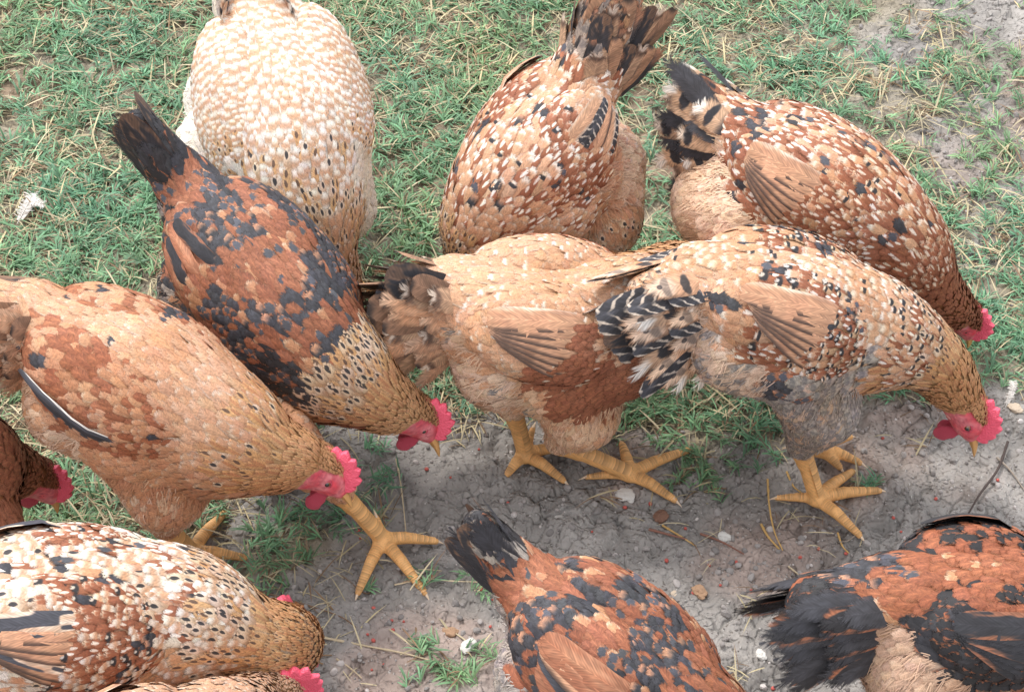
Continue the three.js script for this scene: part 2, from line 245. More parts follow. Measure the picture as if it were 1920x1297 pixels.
tile('long_black_rust', (u, v, w, n) => mix3(mix3(K.black, K.slate, 0.4 * n(3)), K.rust, 0.9 * smooth(0.6, 0.85, Math.abs(u) + 4 * w + 0.5 * (n(5) - 0.5)) * smooth(0.1, 0.3, v)));
tile('long_rust', (u, v, w, n) => mix3(mix3(K.rust, K.buff, 0.5 * n(3)), K.deep, 0.5 * smooth(0.3, 0.9, -u)));
tile('long_mottled', (u, v, w, n) => mix3(mix3(K.cream, K.buff, n(3)), K.slate, smooth(0.52, 0.68, noise3(u * 2.5, v * 6, 400))));
tile('gold_spot', (u, v, w) => mix3(mix3(K.gold, K.cream, 0.5 * smooth(0.4, 1, Math.abs(u)) + 0.25 * smooth(0.7, 1, v)), K.umber, 0.85 * spotMask(u, v, w * 1.6, 0.76, 0.28, 0.13)));
const sheetTex = new THREE.DataTexture(sheet, TW * TC, TH * TR); sheetTex.colorSpace = THREE.SRGBColorSpace; sheetTex.magFilter = THREE.LinearFilter; sheetTex.needsUpdate = true;
const featherMat = new THREE.MeshStandardMaterial({ map: sheetTex, vertexColors: true, roughness: 0.74, transparent: true, side: THREE.DoubleSide });
const bodyMat = new THREE.MeshStandardMaterial({ vertexColors: true, roughness: 0.62 });
const skinMat = new THREE.MeshPhysicalMaterial({ color: lin(234, 92, 116), roughness: 0.5, bumpScale: 0.0012 });
{ const n = 128, d = new Uint8Array(n * n * 4); for (let i = 0; i < n * n; i++) { const v = 255 * clamp(0.3 + 0.7 * worley((i % n) / 9, Math.floor(i / n) / 9, 71)[0]); d[4 * i] = d[4 * i + 1] = d[4 * i + 2] = v; d[4 * i + 3] = 255; }
  const t = new THREE.DataTexture(d, n, n); t.wrapS = t.wrapT = THREE.RepeatWrapping; t.repeat.set(35, 35); t.magFilter = THREE.LinearFilter; t.needsUpdate = true; skinMat.bumpMap = t; }
const lobeMat = new THREE.MeshStandardMaterial({ color: lin(226, 156, 152), roughness: 0.6 });
const hornMat = new THREE.MeshStandardMaterial({ color: lin(196, 148, 92), roughness: 0.42 });
const clawMat = new THREE.MeshStandardMaterial({ color: lin(222, 196, 168), roughness: 0.4 });
const eyeMat = new THREE.MeshPhysicalMaterial({ color: lin(120, 62, 20), roughness: 0.12, clearcoat: 1 });
const pupilMat = new THREE.MeshPhysicalMaterial({ color: 0x050404, roughness: 0.08, clearcoat: 1 });

// ---------------------------------------------------------------- shape fields
const smin = (a, b, k) => { const h = Math.max(k - Math.abs(a - b), 0) / k; return Math.min(a, b) - h * h * k * 0.25; };
function capsule(px, py, pz, A, B) {                       // tapered rod between two balls [x, y, z, r]
  const bx = B[0] - A[0], by = B[1] - A[1], bz = B[2] - A[2], ax = px - A[0], ay = py - A[1], az = pz - A[2];
  const t = clamp((ax * bx + ay * by + az * bz) / (bx * bx + by * by + bz * bz + 1e-12));
  return Math.hypot(ax - bx * t, ay - by * t, az - bz * t) - (A[3] + (B[3] - A[3]) * t);
}
function ellipsoid(px, py, pz, e) {                        // e: centre c, axes a b n (unit), half sizes s
  const x = px - e.c.x, y = py - e.c.y, z = pz - e.c.z;
  const u = (x * e.a.x + y * e.a.y + z * e.a.z) / e.s[0], v = (x * e.b.x + y * e.b.y + z * e.b.z) / e.s[1], w = (x * e.n.x + y * e.n.y + z * e.n.z) / e.s[2];
  const k0 = Math.sqrt(u * u + v * v + w * w), k1 = Math.hypot(u / e.s[0], v / e.s[1], w / e.s[2]); return k1 < 1e-9 ? -Math.min(...e.s) : k0 * (k0 - 1) / k1;
}
function surfaceNet(f, lo, hi, h, colour) {                // one closed skin over a field
  const n = [0, 1, 2].map((k) => Math.ceil((hi[k] - lo[k]) / h) + 2), [nx, ny, nz] = n, F = new Float32Array(nx * ny * nz), id = new Int32Array(nx * ny * nz).fill(-1);
  for (let k = 0, q = 0; k < nz; k++) for (let j = 0; j < ny; j++) for (let i = 0; i < nx; i++, q++) F[q] = f(lo[0] + i * h, lo[1] + j * h, lo[2] + k * h);
  const pos = [], nor = [], col = [], idx = [], sx = 1, sy = nx, sz = nx * ny, corner = [0, sx, sy, sx + sy, sz, sx + sz, sy + sz, sx + sy + sz];
  const E = [[0, 1], [2, 3], [4, 5], [6, 7], [0, 2], [1, 3], [4, 6], [5, 7], [0, 4], [1, 5], [2, 6], [3, 7]];
  for (let k = 0; k + 1 < nz; k++) for (let j = 0; j + 1 < ny; j++) for (let i = 0; i + 1 < nx; i++) {
    const q = i + j * sy + k * sz; let m = 0; for (let c = 0; c < 8; c++) if (F[q + corner[c]] < 0) m |= 1 << c; if (m === 0 || m === 255) continue;
    let x = 0, y = 0, z = 0, t = 0;
    for (const [a, b] of E) if (((m >> a) & 1) !== ((m >> b) & 1)) { const fa = F[q + corner[a]], fb = F[q + corner[b]], s = fa / (fa - fb); x += (a & 1) + s * ((b & 1) - (a & 1)); y += ((a >> 1) & 1) + s * (((b >> 1) & 1) - ((a >> 1) & 1)); z += (a >> 2) + s * ((b >> 2) - (a >> 2)); t++; }
    id[q] = pos.length / 3; const X = lo[0] + (i + x / t) * h, Y = lo[1] + (j + y / t) * h, Z = lo[2] + (k + z / t) * h; pos.push(X, Y, Z);
    const e = h * 0.5, gx = f(X + e, Y, Z) - f(X - e, Y, Z), gy = f(X, Y + e, Z) - f(X, Y - e, Z), gz = f(X, Y, Z + e) - f(X, Y, Z - e), L = Math.hypot(gx, gy, gz) || 1; nor.push(gx / L, gy / L, gz / L); col.push(...colour(X, Y, Z));
  }
  const quad = (a, b, c, d, flip) => { if (a < 0 || b < 0 || c < 0 || d < 0) return; if (flip) idx.push(a, c, b, b, c, d); else idx.push(a, b, c, b, d, c); };
  for (let k = 1; k + 1 < nz; k++) for (let j = 1; j + 1 < ny; j++) for (let i = 1; i + 1 < nx; i++) {
    const q = i + j * sy + k * sz, s = F[q] < 0;
    if (s !== F[q + sx] < 0) quad(id[q - sy - sz], id[q - sz], id[q - sy], id[q], !s);
    if (s !== F[q + sy] < 0) quad(id[q - sx - sz], id[q - sx], id[q - sz], id[q], !s);
    if (s !== F[q + sz] < 0) quad(id[q - sx - sy], id[q - sy], id[q - sx], id[q], !s);
  }
  return geom(pos, idx, { normal: nor, color: col });
}

// ---------------------------------------------------------------- feathers
const uvOf = (t, u, v) => [((t % TC) + 0.04 + 0.92 * (u * 0.5 + 0.5)) / TC, (Math.floor(t / TC) + 0.015 + 0.97 * v) / TR];
const ROWS = [[0, 0.5], [0.35, 1], [0.65, 1], [0.85, 1], [1, 0.85]], ROWS_H = [[0, 0.6], [0.45, 1], [0.78, 0.95], [1, 0.7]], ROWS_D = [[0, 0.5], [0.5, 1], [1, 0.8]];
function vane(out, c0, c1, c2, n0, n1, n2, side, wid, t, tint, rows, cup) {   // a feather bent along three points
  const k0 = out.p.length / 3; let first = true;
  for (const [v, w] of rows) {
    const a = (1 - v) * (1 - v), b = 2 * v * (1 - v), c = v * v, mx = 2 * c1.x - 0.5 * (c0.x + c2.x), my = 2 * c1.y - 0.5 * (c0.y + c2.y), mz = 2 * c1.z - 0.5 * (c0.z + c2.z);
    const x = a * c0.x + b * mx + c * c2.x, y = a * c0.y + b * my + c * c2.y, z = a * c0.z + b * mz + c * c2.z;
    const nx = lerp(n0.x, n2.x, v), ny = lerp(n0.y, n2.y, v), nz = lerp(n0.z, n2.z, v), hw = wid * 0.5 * w * (v > 0.5 ? rr(0.9, 1.1) : 1), d = cup * wid * w * w;
    for (const u of [-1, 0, 1]) {
      out.p.push(x + side.x * hw * u - nx * d * u * u, y + side.y * hw * u - ny * d * u * u, z + side.z * hw * u - nz * d * u * u);
      const q = uvOf(t, u * w, v); out.u.push(q[0], q[1]); out.c.push(tint[0], tint[1], tint[2]);
    }
    if (!first) { const r = out.p.length / 3 - 6; for (const s of [0, 1]) out.i.push(r + s, r + s + 1, r + s + 3, r + s + 1, r + s + 4, r + s + 3); }
    first = false;
  }
}
const built = (o) => geom(o.p, o.i, { uv: o.u, color: o.c });
const fresh = () => ({ p: [], u: [], c: [], i: [] });
function quill(t, shape, tint, bend = 0.12) {               // a free feather of unit length along +x, unit width along z, facing +y
  const o = fresh(), n = 9, cols = [-1, -0.5, 0, 0.5, 1];
  for (let k = 0; k <= n; k++) {
    const v = k / n, w = shape === 'round' ? 0.5 + 0.5 * smooth(0, 0.45, v) : 0.45 + 0.55 * smooth(0, 0.35, v);
    for (const u of cols) {
      const e = 1 + 0.03 * (rnd() - 0.5) * (Math.abs(u) === 1 ? 2 : 0); o.p.push(v - 0.06 * u * u * v, bend * (0.25 - (v - 0.5) * (v - 0.5)) - 0.05 * u * u * w * (shape === 'round' ? 1.6 : 1), 0.5 * u * w * e);
      const q = uvOf(t, u * 0.98, v); o.u.push(q[0], q[1]); o.c.push(...tint);
    }
    if (k) { const r = o.p.length / 3 - 10; for (let s = 0; s < 4; s++) o.i.push(r + s, r + s + 1, r + s + 5, r + s + 1, r + s + 6, r + s + 5); }
  }
  return built(o);
}
const quills = {};
const quillOf = (t, shape, shade) => { const k = t + shape + shade; return quills[k] ??= quill(TILE[t], shape, [[1, 1, 1], [0.82, 0.82, 0.84], [1.15, 1.12, 1.08]][shade]); };

// ---------------------------------------------------------------- one bird
function chicken(S, L) {
  seed(L.seed);
  const root = new THREE.Group(); root.name = numbered('chicken'); scene.add(root); root.position.set(S.at[0], 0, S.at[1]); root.rotation.y = S.turn;
  tag(root, L.label, 'chicken');
  // spine, resampled smoothly; t runs 0 at the tail root, 1 rump, 2 back, 3 shoulder, 4 neck base, 5 neck, 6 head
  const Q = S.spine, cr = (a, b, c, d, t) => 0.5 * (2 * b + (c - a) * t + (2 * a - 5 * b + 4 * c - d) * t * t + (3 * b - a - 3 * c + d) * t * t * t), SP = [], NS = 5;
  for (let k = 0; k < 6; k++) for (let q = 0; q < NS + (k === 5 ? 1 : 0); q++) { const t = q / NS, P = [Q[Math.max(0, k - 1)], Q[k], Q[k + 1], Q[Math.min(6, k + 2)]], r = []; for (let c = 0; c < 4; c++) r.push(cr(P[0][c], P[1][c], P[2][c], P[3][c], t)); r[3] = r[3] * (L.slim ?? 0.9) - 0.002; SP.push(r); }
  const at = (t) => { const f = clamp(t / 6) * (SP.length - 1), i = Math.min(SP.length - 2, Math.floor(f)), s = f - i; return SP[i].map((v, c) => lerp(v, SP[i + 1][c], s)); };
  const tan = (t) => { const a = at(Math.max(0, t - 0.2)), b = at(Math.min(6, t + 0.2)); return V(b[0] - a[0], b[1] - a[1], b[2] - a[2]).normalize(); };
  const H = V(Q[6][0], Q[6][1], Q[6][2]), hr = Q[6][3], Bk = V(...S.beak), hx = Bk.clone().sub(H).normalize(), hz = V().crossVectors(hx, V(0, 1, 0)).normalize(), hy = V().crossVectors(hz, hx);
  const roll = L.roll ?? 0; hy.applyAxisAngle(hx, roll); hz.applyAxisAngle(hx, roll);          // the head cocked to one side
  const hp = (a, b, c) => H.clone().addScaledVector(hx, a * hr).addScaledVector(hy, b * hr).addScaledVector(hz, c * hr);
  const B4 = (v, r) => [v.x, v.y, v.z, r];
  const headBalls = [[B4(hp(-0.35, 0.1, 0), hr * 0.92), B4(hp(0.45, -0.02, 0), hr * 0.72)], [B4(hp(0.45, -0.02, 0), hr * 0.72), B4(hp(1.05, -0.1, 0), hr * 0.42)]];
  // folded wings
  const wings = [1, -1].map((s) => {
    const w = { front: 2.75, back: 0.75, up: 0.6, out: 0.76, half: 0.056, thick: 0.036, drop: 0.004, ...(L.wing ?? {}), ...((s > 0 ? L.wingR : L.wingL) ?? {}) };
    const A = at(w.front), B = at(w.back), a0 = V(A[0], A[1] + A[3] * (w.up - 0.16), A[2] + s * A[3] * w.out * 0.95), b0 = V(B[0], B[1] + B[3] * w.up - w.drop, B[2] + s * B[3] * w.out);
    const a = b0.clone().sub(a0), len = a.length(); a.normalize(); const n = V(0, 0.8, s).addScaledVector(a, -V(0, 0.8, s).dot(a)).normalize(), b = V().crossVectors(a, n); if (b.y > 0) b.negate();
    return { s, c: a0.clone().lerp(b0, 0.5).addScaledVector(b, 0.006), a, b, n, s: [len * 0.5 + 0.012, w.half, w.thick], side: s, len };
  });
  // legs
  const M = Q[2], legs = [1, -1].map((s) => {
    const g = (S.legs ?? []).find((q) => q.side === s), hock = g ? g.hock : [M[0] - 0.005, 0.088, s * 0.042], foot = g ? g.foot : [M[0] + 0.012, 0.014, s * 0.046];
    const toes = g ? g.toes : [[foot[0] + 0.075, 0.006, foot[2] + s * 0.006], [foot[0] + 0.05, 0.006, foot[2] + s * 0.042], [foot[0] + 0.055, 0.006, foot[2] - s * 0.03], [foot[0] - 0.034, 0.006, foot[2] - s * 0.006]];
    const hip = [M[0] + 0.0, M[1] - 0.045, s * 0.042], mid = [(hip[0] + hock[0]) / 2 + (g ? 0.022 : 0.04), (hip[1] + hock[1]) / 2 + 0.006, lerp(hip[2], hock[2], 0.5) + s * 0.006];
    return { s, hip, mid, hock, foot, toes, seen: !!g };
  });
  const R = Q[1], F = L.fluff ?? 1;
  const fl = [[R[0] + 0.01, R[1] - 0.058, 0.026, 0.056 * F], [R[0] + 0.01, R[1] - 0.058, -0.026, 0.056 * F], ...(L.puffs ?? [])];
  const keel = [[Q[3][0] - 0.01, Q[3][1] - 0.02, 0, Q[3][3] * 0.85], [M[0] - 0.02, M[1] - 0.03, 0, M[3] * 0.84]];
  const thigh = legs.map((g) => [[...g.hip, 0.052], [...g.mid, 0.04], [g.hock[0], g.hock[1] + 0.008, g.hock[2], 0.016]]);
  const tailD = V(...S.tail).sub(V(Q[0][0], Q[0][1], Q[0][2])), cone = [[SP[0][0], SP[0][1], SP[0][2], SP[0][3] * (L.coneB ?? 0.95)], [Q[0][0] + tailD.x * (L.cone ?? 0.5), Q[0][1] + tailD.y * (L.cone ?? 0.5), Q[0][2] + tailD.z * (L.cone ?? 0.5), L.coneR ?? 0.014]]; tailD.normalize();
  const spineD = (x, y, z) => { let d = 9; for (let k = 0; k + 1 < SP.length; k++) d = Math.min(d, capsule(x, y, z, SP[k], SP[k + 1])); return d; };
  const headD = (x, y, z) => smin(capsule(x, y, z, ...headBalls[0]), capsule(x, y, z, ...headBalls[1]), 0.006);
  const thighD = (x, y, z, k) => smin(capsule(x, y, z, thigh[k][0], thigh[k][1]), capsule(x, y, z, thigh[k][1], thigh[k][2]), 0.02);
  const trunk = (x, y, z) => {
    let d = smin(spineD(x, y, z), capsule(x, y, z, cone[0], cone[1]), 0.02); d = smin(d, capsule(x, y, z, keel[0], keel[1]), 0.03);
    for (const b of fl) d = smin(d, Math.hypot(x - b[0], (y - b[1]) * 1.05, z - b[2]) - b[3], 0.03);
    for (let k = 0; k < 2; k++) d = smin(d, thighD(x, y, z, k), 0.022);
    for (const w of wings) d = smin(d, ellipsoid(x, y, z, w), 0.004); return d;
  };
  const sdf = (x, y, z) => smin(trunk(x, y, z), headD(x, y, z), 0.012);
  const grad = (p) => { const e = 0.0018, g = V(sdf(p.x + e, p.y, p.z) - sdf(p.x - e, p.y, p.z), sdf(p.x, p.y + e, p.z) - sdf(p.x, p.y - e, p.z), sdf(p.x, p.y, p.z + e) - sdf(p.x, p.y, p.z - e)); return g.normalize(); };
  const toSkin = (p) => { let n = grad(p); p.addScaledVector(n, -sdf(p.x, p.y, p.z)); return n; };
  const where = (x, y, z) => {                               // what stretch of the bird a point belongs to
    let best = 9, t = 0, d0 = 9; for (let k = 0; k + 1 < SP.length; k++) { const A = SP[k], C = SP[k + 1], b = [C[0] - A[0], C[1] - A[1], C[2] - A[2]], s = clamp(((x - A[0]) * b[0] + (y - A[1]) * b[1] + (z - A[2]) * b[2]) / (b[0] ** 2 + b[1] ** 2 + b[2] ** 2)), d = Math.hypot(x - A[0] - b[0] * s, y - A[1] - b[1] * s, z - A[2] - b[2] * s) - lerp(A[3], C[3], s); if (d < best) { best = d; t = (k + s) / (SP.length - 1) * 6; } } { const d = capsule(x, y, z, cone[0], cone[1]); if (d < best - 0.001) { best = d; t = 0; } }
    const c = at(t), wd = wings.map((w) => ellipsoid(x, y, z, w)), td = [0, 1].map((k) => thighD(x, y, z, k)), fd = Math.min(...fl.map((b) => Math.hypot(x - b[0], y - b[1], z - b[2]) - b[3]));
    const hq = V(x, y, z).sub(H), hX = hq.dot(hx) / hr, hY = hq.dot(hy) / hr, face = hq.length() < hr * 1.8 && hX > -0.85 && hY < 0.72 + 0.1 * hX && hX - 0.25 * hY > -0.7;
    let zone = 'body'; const wk = wd[0] < wd[1] ? 0 : 1, tk = td[0] < td[1] ? 0 : 1;
    if (face) zone = 'face'; else if (Math.min(td[tk]) < best - 0.004 && y < M[1] - 0.05) zone = 'thigh'; else if (fd < best && t < 1.9) zone = 'fluff';
    const w = wings[wk]; let wa = 0, wb = 0; if (wd[wk] < best + 0.002 && wd[wk] < 0.006 && !face) { zone = 'wing'; const q = V(x, y, z).sub(w.c); wa = q.dot(w.a) / w.s[0]; wb = q.dot(w.b) / w.s[1]; }
    return { zone, t, up: clamp((y - c[1]) / (c[3] + 0.001), -1, 1), side: z - c[2] > 0 ? 1 : -1, wa, wb, w, leg: legs[tk] };
  };
  const pal = L.look;
  const region = (q) => q.zone !== 'body' ? q.zone : q.t > 4.2 ? 'hackle' : q.t > 3.0 + 0.25 * (q.up < 0 ? 1 : 0) ? (q.up < -0.35 ? 'breast' : 'cape') : q.t < 0.55 ? 'tailbase' : q.up < 0.34 ? (q.t > 1.6 ? 'breast' : 'fluff') : 'saddle';
  const base = (x, y, z) => { const r = region(where(x, y, z)); const fn = noise3(x * 420, y * 420, z * 420), fm = noise3(x * 130, y * 130, z * 130); return r === 'face' ? [0.42 + 0.4 * fn, 0.04 + 0.26 * fn * fm + 0.06 * fm, 0.07 + 0.24 * fn * fm + 0.06 * fm] : (pal.under?.[r] ?? pal.under.all); };
  // the skin: trunk, a finer head and fine legs, joined into one body
  const box = (pts, m) => [[0, 1, 2].map((k) => Math.min(...pts.map((p) => p[k])) - m), [0, 1, 2].map((k) => Math.max(...pts.map((p) => p[k])) + m)];
  const balls = [[cone[1][0] - 0.02, cone[1][1] - 0.02, cone[1][2] - 0.02], [cone[1][0] + 0.02, cone[1][1] + 0.02, cone[1][2] + 0.02], ...SP.map((p) => [p[0] - p[3], p[1] - p[3], p[2] - p[3]]), ...SP.map((p) => [p[0] + p[3], p[1] + p[3], p[2] + p[3]]), ...fl.map((b) => [b[0] - b[3], b[1] - b[3], b[2] - b[3]]), ...fl.map((b) => [b[0] + b[3], b[1], b[2] + b[3]]), ...thigh.flat().map((b) => [b[0] - b[3], b[1] - b[3], b[2] - b[3]]), ...thigh.flat().map((b) => [b[0] + b[3], b[1] + b[3], b[2] + b[3]]), ...wings.map((w) => [w.c.x, w.c.y, w.c.z + w.side * 0.05])];
  const tb = box(balls, 0.02), trunkGeo = surfaceNet(trunk, tb[0], tb[1], 0.0072, base);
  const hb = box([[H.x, H.y, H.z]], hr * 1.9), headGeo = surfaceNet((x, y, z) => smin(headD(x, y, z), spineD(x, y, z), 0.012) + 0.0011 * (noise3(x * 330, y * 330, z * 330) - 0.5), hb[0], hb[1], 0.0026, (x, y, z) => base(x, y, z));
  const legGeos = legs.map((g) => {
    const j = (p, r) => [...p, r], kn = g.toes.map((t, k) => k < 3 ? [lerp(g.foot[0], t[0], 0.45), lerp(g.foot[1], t[1], 0.45) + 0.0045, lerp(g.foot[2], t[2], 0.45)] : [lerp(g.foot[0], t[0], 0.5), lerp(g.foot[1], t[1], 0.5) + 0.002, lerp(g.foot[2], t[2], 0.5)]);
    const f = (x, y, z) => {
      let d = capsule(x, y, z, j(g.hock, 0.0125), [lerp(g.hock[0], g.foot[0], 0.25), lerp(g.hock[1], g.foot[1], 0.25), lerp(g.hock[2], g.foot[2], 0.25), 0.0098]); d = smin(d, capsule(x, y, z, j(g.hock, 0.0088), j(g.foot, 0.0094)), 0.006);
      d = smin(d, capsule(x, y, z, j(g.hock, 0.012), [g.hock[0], g.hock[1] + 0.03, g.hock[2], 0.014]), 0.008);
      g.toes.forEach((t, k) => { const r = k === 3 ? 0.0054 : 0.0072; d = smin(d, Math.min(capsule(x, y, z, j(g.foot, r + 0.0012), j(kn[k], r)), capsule(x, y, z, j(kn[k], r), j(t, r * 0.52))), 0.005); });
      return d;
    };
    const b = box([g.hock, [g.hock[0], g.hock[1] + 0.025, g.hock[2]], g.foot, ...g.toes], 0.017), yellow = [0.76, 0.4, 0.145];
    g.kn = kn; g.plates = fresh();
    return surfaceNet(f, b[0], b[1], g.seen ? 0.0017 : 0.003, (x, y, z) => {
      // horny scales: paler plates with dark seams across shank and toes, a little mud low down
      let a = 9, ph = 0; const seg = (A, C, off) => { const bx = C[0] - A[0], by = C[1] - A[1], bz = C[2] - A[2], l = Math.hypot(bx, by, bz), s = ((x - A[0]) * bx + (y - A[1]) * by + (z - A[2]) * bz) / (l * l), tt = clamp(s), d = Math.hypot(x - A[0] - bx * tt, y - A[1] - by * tt, z - A[2] - bz * tt); if (d < a) { a = d; ph = s * l + off; } };
      seg(g.hock, g.foot, 0); g.toes.forEach((t, k) => { seg(g.foot, kn[k], 0); seg(kn[k], t, 0); });
      const seam = smooth(0.55, 1, Math.sin(ph * 2600)), n = noise3(x * 160, y * 160, z * 160), mud = smooth(0.016, 0.002, y) * 0.55 * smooth(0.35, 0.75, n), f = (0.8 + 0.36 * n) * (1 - 0.22 * seam);
      return [lerp(yellow[0] * f, 0.12, mud), lerp(yellow[1] * f, 0.1, mud), lerp(yellow[2] * f, 0.085, mud)];
    });
  });
  mesh('body', mergeGeometries([trunkGeo, headGeo, ...legGeos]), bodyMat, root);
  // contour feathers, laid like shingles from the tail forward, each bent to the body
  const P0 = trunkGeo.attributes.position, T0 = trunkGeo.index.array, P1 = headGeo.attributes.position, T1 = headGeo.index.array, areas = []; let total = 0;
  const tri = (P, T, k, w) => { const a = V().fromBufferAttribute(P, T[k]), b = V().fromBufferAttribute(P, T[k + 1]), c = V().fromBufferAttribute(P, T[k + 2]); const ar = V().crossVectors(b.clone().sub(a), c.clone().sub(a)).length() * 0.5 * w; total += ar; areas.push([total, a, b, c]); };
  for (let k = 0; k < T0.length; k += 3) tri(P0, T0, k, 1); for (let k = 0; k < T1.length; k += 3) tri(P1, T1, k, 8);
  const SIZE = { hackle: [0.019, 0.0062, 0.0034], cape: [0.028, 0.0105, 0.0056], saddle: [0.034, 0.0145, 0.0074], wing: [0.025, 0.0132, 0.0067], breast: [0.028, 0.013, 0.0068], thigh: [0.022, 0.012, 0.0062], tailbase: [0.036, 0.017, 0.0084], fluff: [0.026, 0.015, 0.0074], ...(L.size ?? {}) };
  const cell = 0.01, seen = new Map(), key = (i, j, k) => (i + 500) * 1e6 + (j + 500) * 1000 + k + 500;
  const clear = (p, r) => { const i = Math.floor(p.x / cell), j = Math.floor(p.y / cell), k = Math.floor(p.z / cell); for (let a = -1; a < 2; a++) for (let b = -1; b < 2; b++) for (let c = -1; c < 2; c++) for (const q of seen.get(key(i + a, j + b, k + c)) ?? []) if ((q.x - p.x) ** 2 + (q.y - p.y) ** 2 + (q.z - p.z) ** 2 < Math.min(r, q.r) ** 2) return false; const q = key(i, j, k); if (!seen.has(q)) seen.set(q, []); seen.get(q).push({ x: p.x, y: p.y, z: p.z, r }); return true; };
  const out = { hackle: fresh(), plumage: fresh(), wing_coverts: fresh(), fluff: fresh() }, down = fresh();
  const pickTile = (list, p, q) => {
    if (typeof list === 'function') list = list(q, p);
    const n = noise3(p.x * 34 + L.seed, p.y * 34, p.z * 34 + 7);
    let sum = 0; for (const [, w, b] of list) sum += w * (b ? smooth(b - 0.06, b + 0.06, n) : 1); let r = rnd() * sum;
    for (const e of list) { r -= e[1] * (e[2] ? smooth(e[2] - 0.06, e[2] + 0.06, n) : 1); if (r <= 0) return e; } return list[0];
  };
  for (let tries = 0; tries < 38000; tries++) {
    const r = rnd() * total; let lo = 0, hi = areas.length - 1; while (lo < hi) { const m = (lo + hi) >> 1; if (areas[m][0] < r) lo = m + 1; else hi = m; }
    let u = rnd(), v = rnd(); if (u + v > 1) { u = 1 - u; v = 1 - v; } const [, A, Bq, C] = areas[lo], p = A.clone().multiplyScalar(1 - u - v).addScaledVector(Bq, u).addScaledVector(C, v);
    const q = where(p.x, p.y, p.z), reg = region(q); if (reg === 'face') continue; if (q.zone === 'thigh' && p.y < q.leg.hock[1] + 0.004) continue;
    let [len, wid, rho] = SIZE[reg]; const near = H.distanceTo(p) / hr; if (near < 1.5) { len *= 0.5; wid *= 0.6; rho *= 0.62; }
    if (reg === 'cape' || reg === 'hackle') { const k = lerp(1.15, 0.8, smooth(3.2, 5.2, q.t)); len *= k; wid *= k; }
    if (reg === 'wing') { const k = lerp(0.72, 1.3, smooth(-0.9, 0.7, q.wa)); len *= k; wid *= k; rho *= k; }
    if (q.t === 0) { const far = (p.x - Q[0][0]) * tailD.x + (p.y - Q[0][1]) * tailD.y + (p.z - Q[0][2]) * tailD.z, k = lerp(1, 0.6, smooth(0.02, 0.09, far)); wid *= k; len *= lerp(1.25, 0.85, smooth(0.03, 0.1, far)); rho *= k; }
    if (!clear(p, rho)) continue;
    const n0 = toSkin(p), tg = tan(q.t), dir = V(); let lift = 0.0035, jit = 0.2;
    if (reg === 'wing') { dir.copy(q.w.a).addScaledVector(q.w.b, 0.25 * q.wb + 0.1); }
    else if (reg === 'thigh') { dir.set(-0.35, -1, 0.1 * q.side); lift = 0.003; jit = 0.3; }
    else if (reg === 'fluff') { dir.copy(tg).multiplyScalar(-1).add(V(-0.2, -0.75, 0.25 * q.side)); lift = 0.005; jit = 0.5; }
    else if (q.t < 0.35) { dir.copy(tg).multiplyScalar(-1).lerp(tailD, 0.85); }
    else { dir.copy(tg).multiplyScalar(-1); if (q.up < 0.5) dir.y -= 0.28 * (0.5 - q.up); if (reg === 'breast') dir.y -= 0.2; }
    dir.addScaledVector(n0, -dir.dot(n0)).normalize().applyAxisAngle(n0, rr(-jit, jit));
    let e = pickTile(pal[reg] ?? pal.all, p, q), dark = false;
    if (pal.blotch && (!pal.blotch[2] || pal.blotch[2].includes(reg))) { const [thr, fr] = pal.blotch, b = smooth(thr - 0.05, thr + 0.05, noise3(p.x * fr + L.seed * 5, p.y * fr, p.z * fr) + 0.25 * (noise3(p.x * fr * 3, p.y * fr * 3, p.z * fr * 3) - 0.5)), r2 = rnd(); if (r2 < b * 0.9) { dark = true; const g = rr(0.9, 1.35); e = [r2 < 0.55 * b ? 'black' : r2 < 0.7 * b ? 'black_tip' : 'rust_blot', 1, 0, [g, g, g]]; } }
    const f = rr(0.92, 1.08), tn = e[3] ?? [1, 1, 1], tint = [tn[0] * f, tn[1] * f * rr(0.97, 1.03), tn[2] * f * rr(0.95, 1.04)];
    if (pal.mottle && !dark) { const [amt, fr, col] = pal.mottle, m = amt * smooth(0.3, 0.75, noise3(p.x * fr + L.seed * 3, p.y * fr, p.z * fr) + rr(-0.1, 0.1)); for (let c = 0; c < 3; c++) tint[c] *= lerp(1, col[c], m); }
    len *= rr(0.85, 1.2); wid *= rr(0.9, 1.12);
    const c1 = p.clone().addScaledVector(dir, len * 0.55), n1 = toSkin(c1), d1 = dir.clone().addScaledVector(n1, -dir.dot(n1)).normalize(), c2 = c1.clone().addScaledVector(d1, len * 0.48), n2 = toSkin(c2);
    const k = rr(0.6, 1.5), c0 = p.clone().addScaledVector(n0, -0.0008); c1.addScaledVector(n1, 0.0022 + lift * 0.3 * k); c2.addScaledVector(n2, 0.001 + lift * 0.75 * k);
    const side = V().crossVectors(n1, d1).normalize().applyAxisAngle(d1, rr(-0.16, 0.16));
    const hk = reg === 'hackle' || (reg === 'cape' && q.t > 3.8);
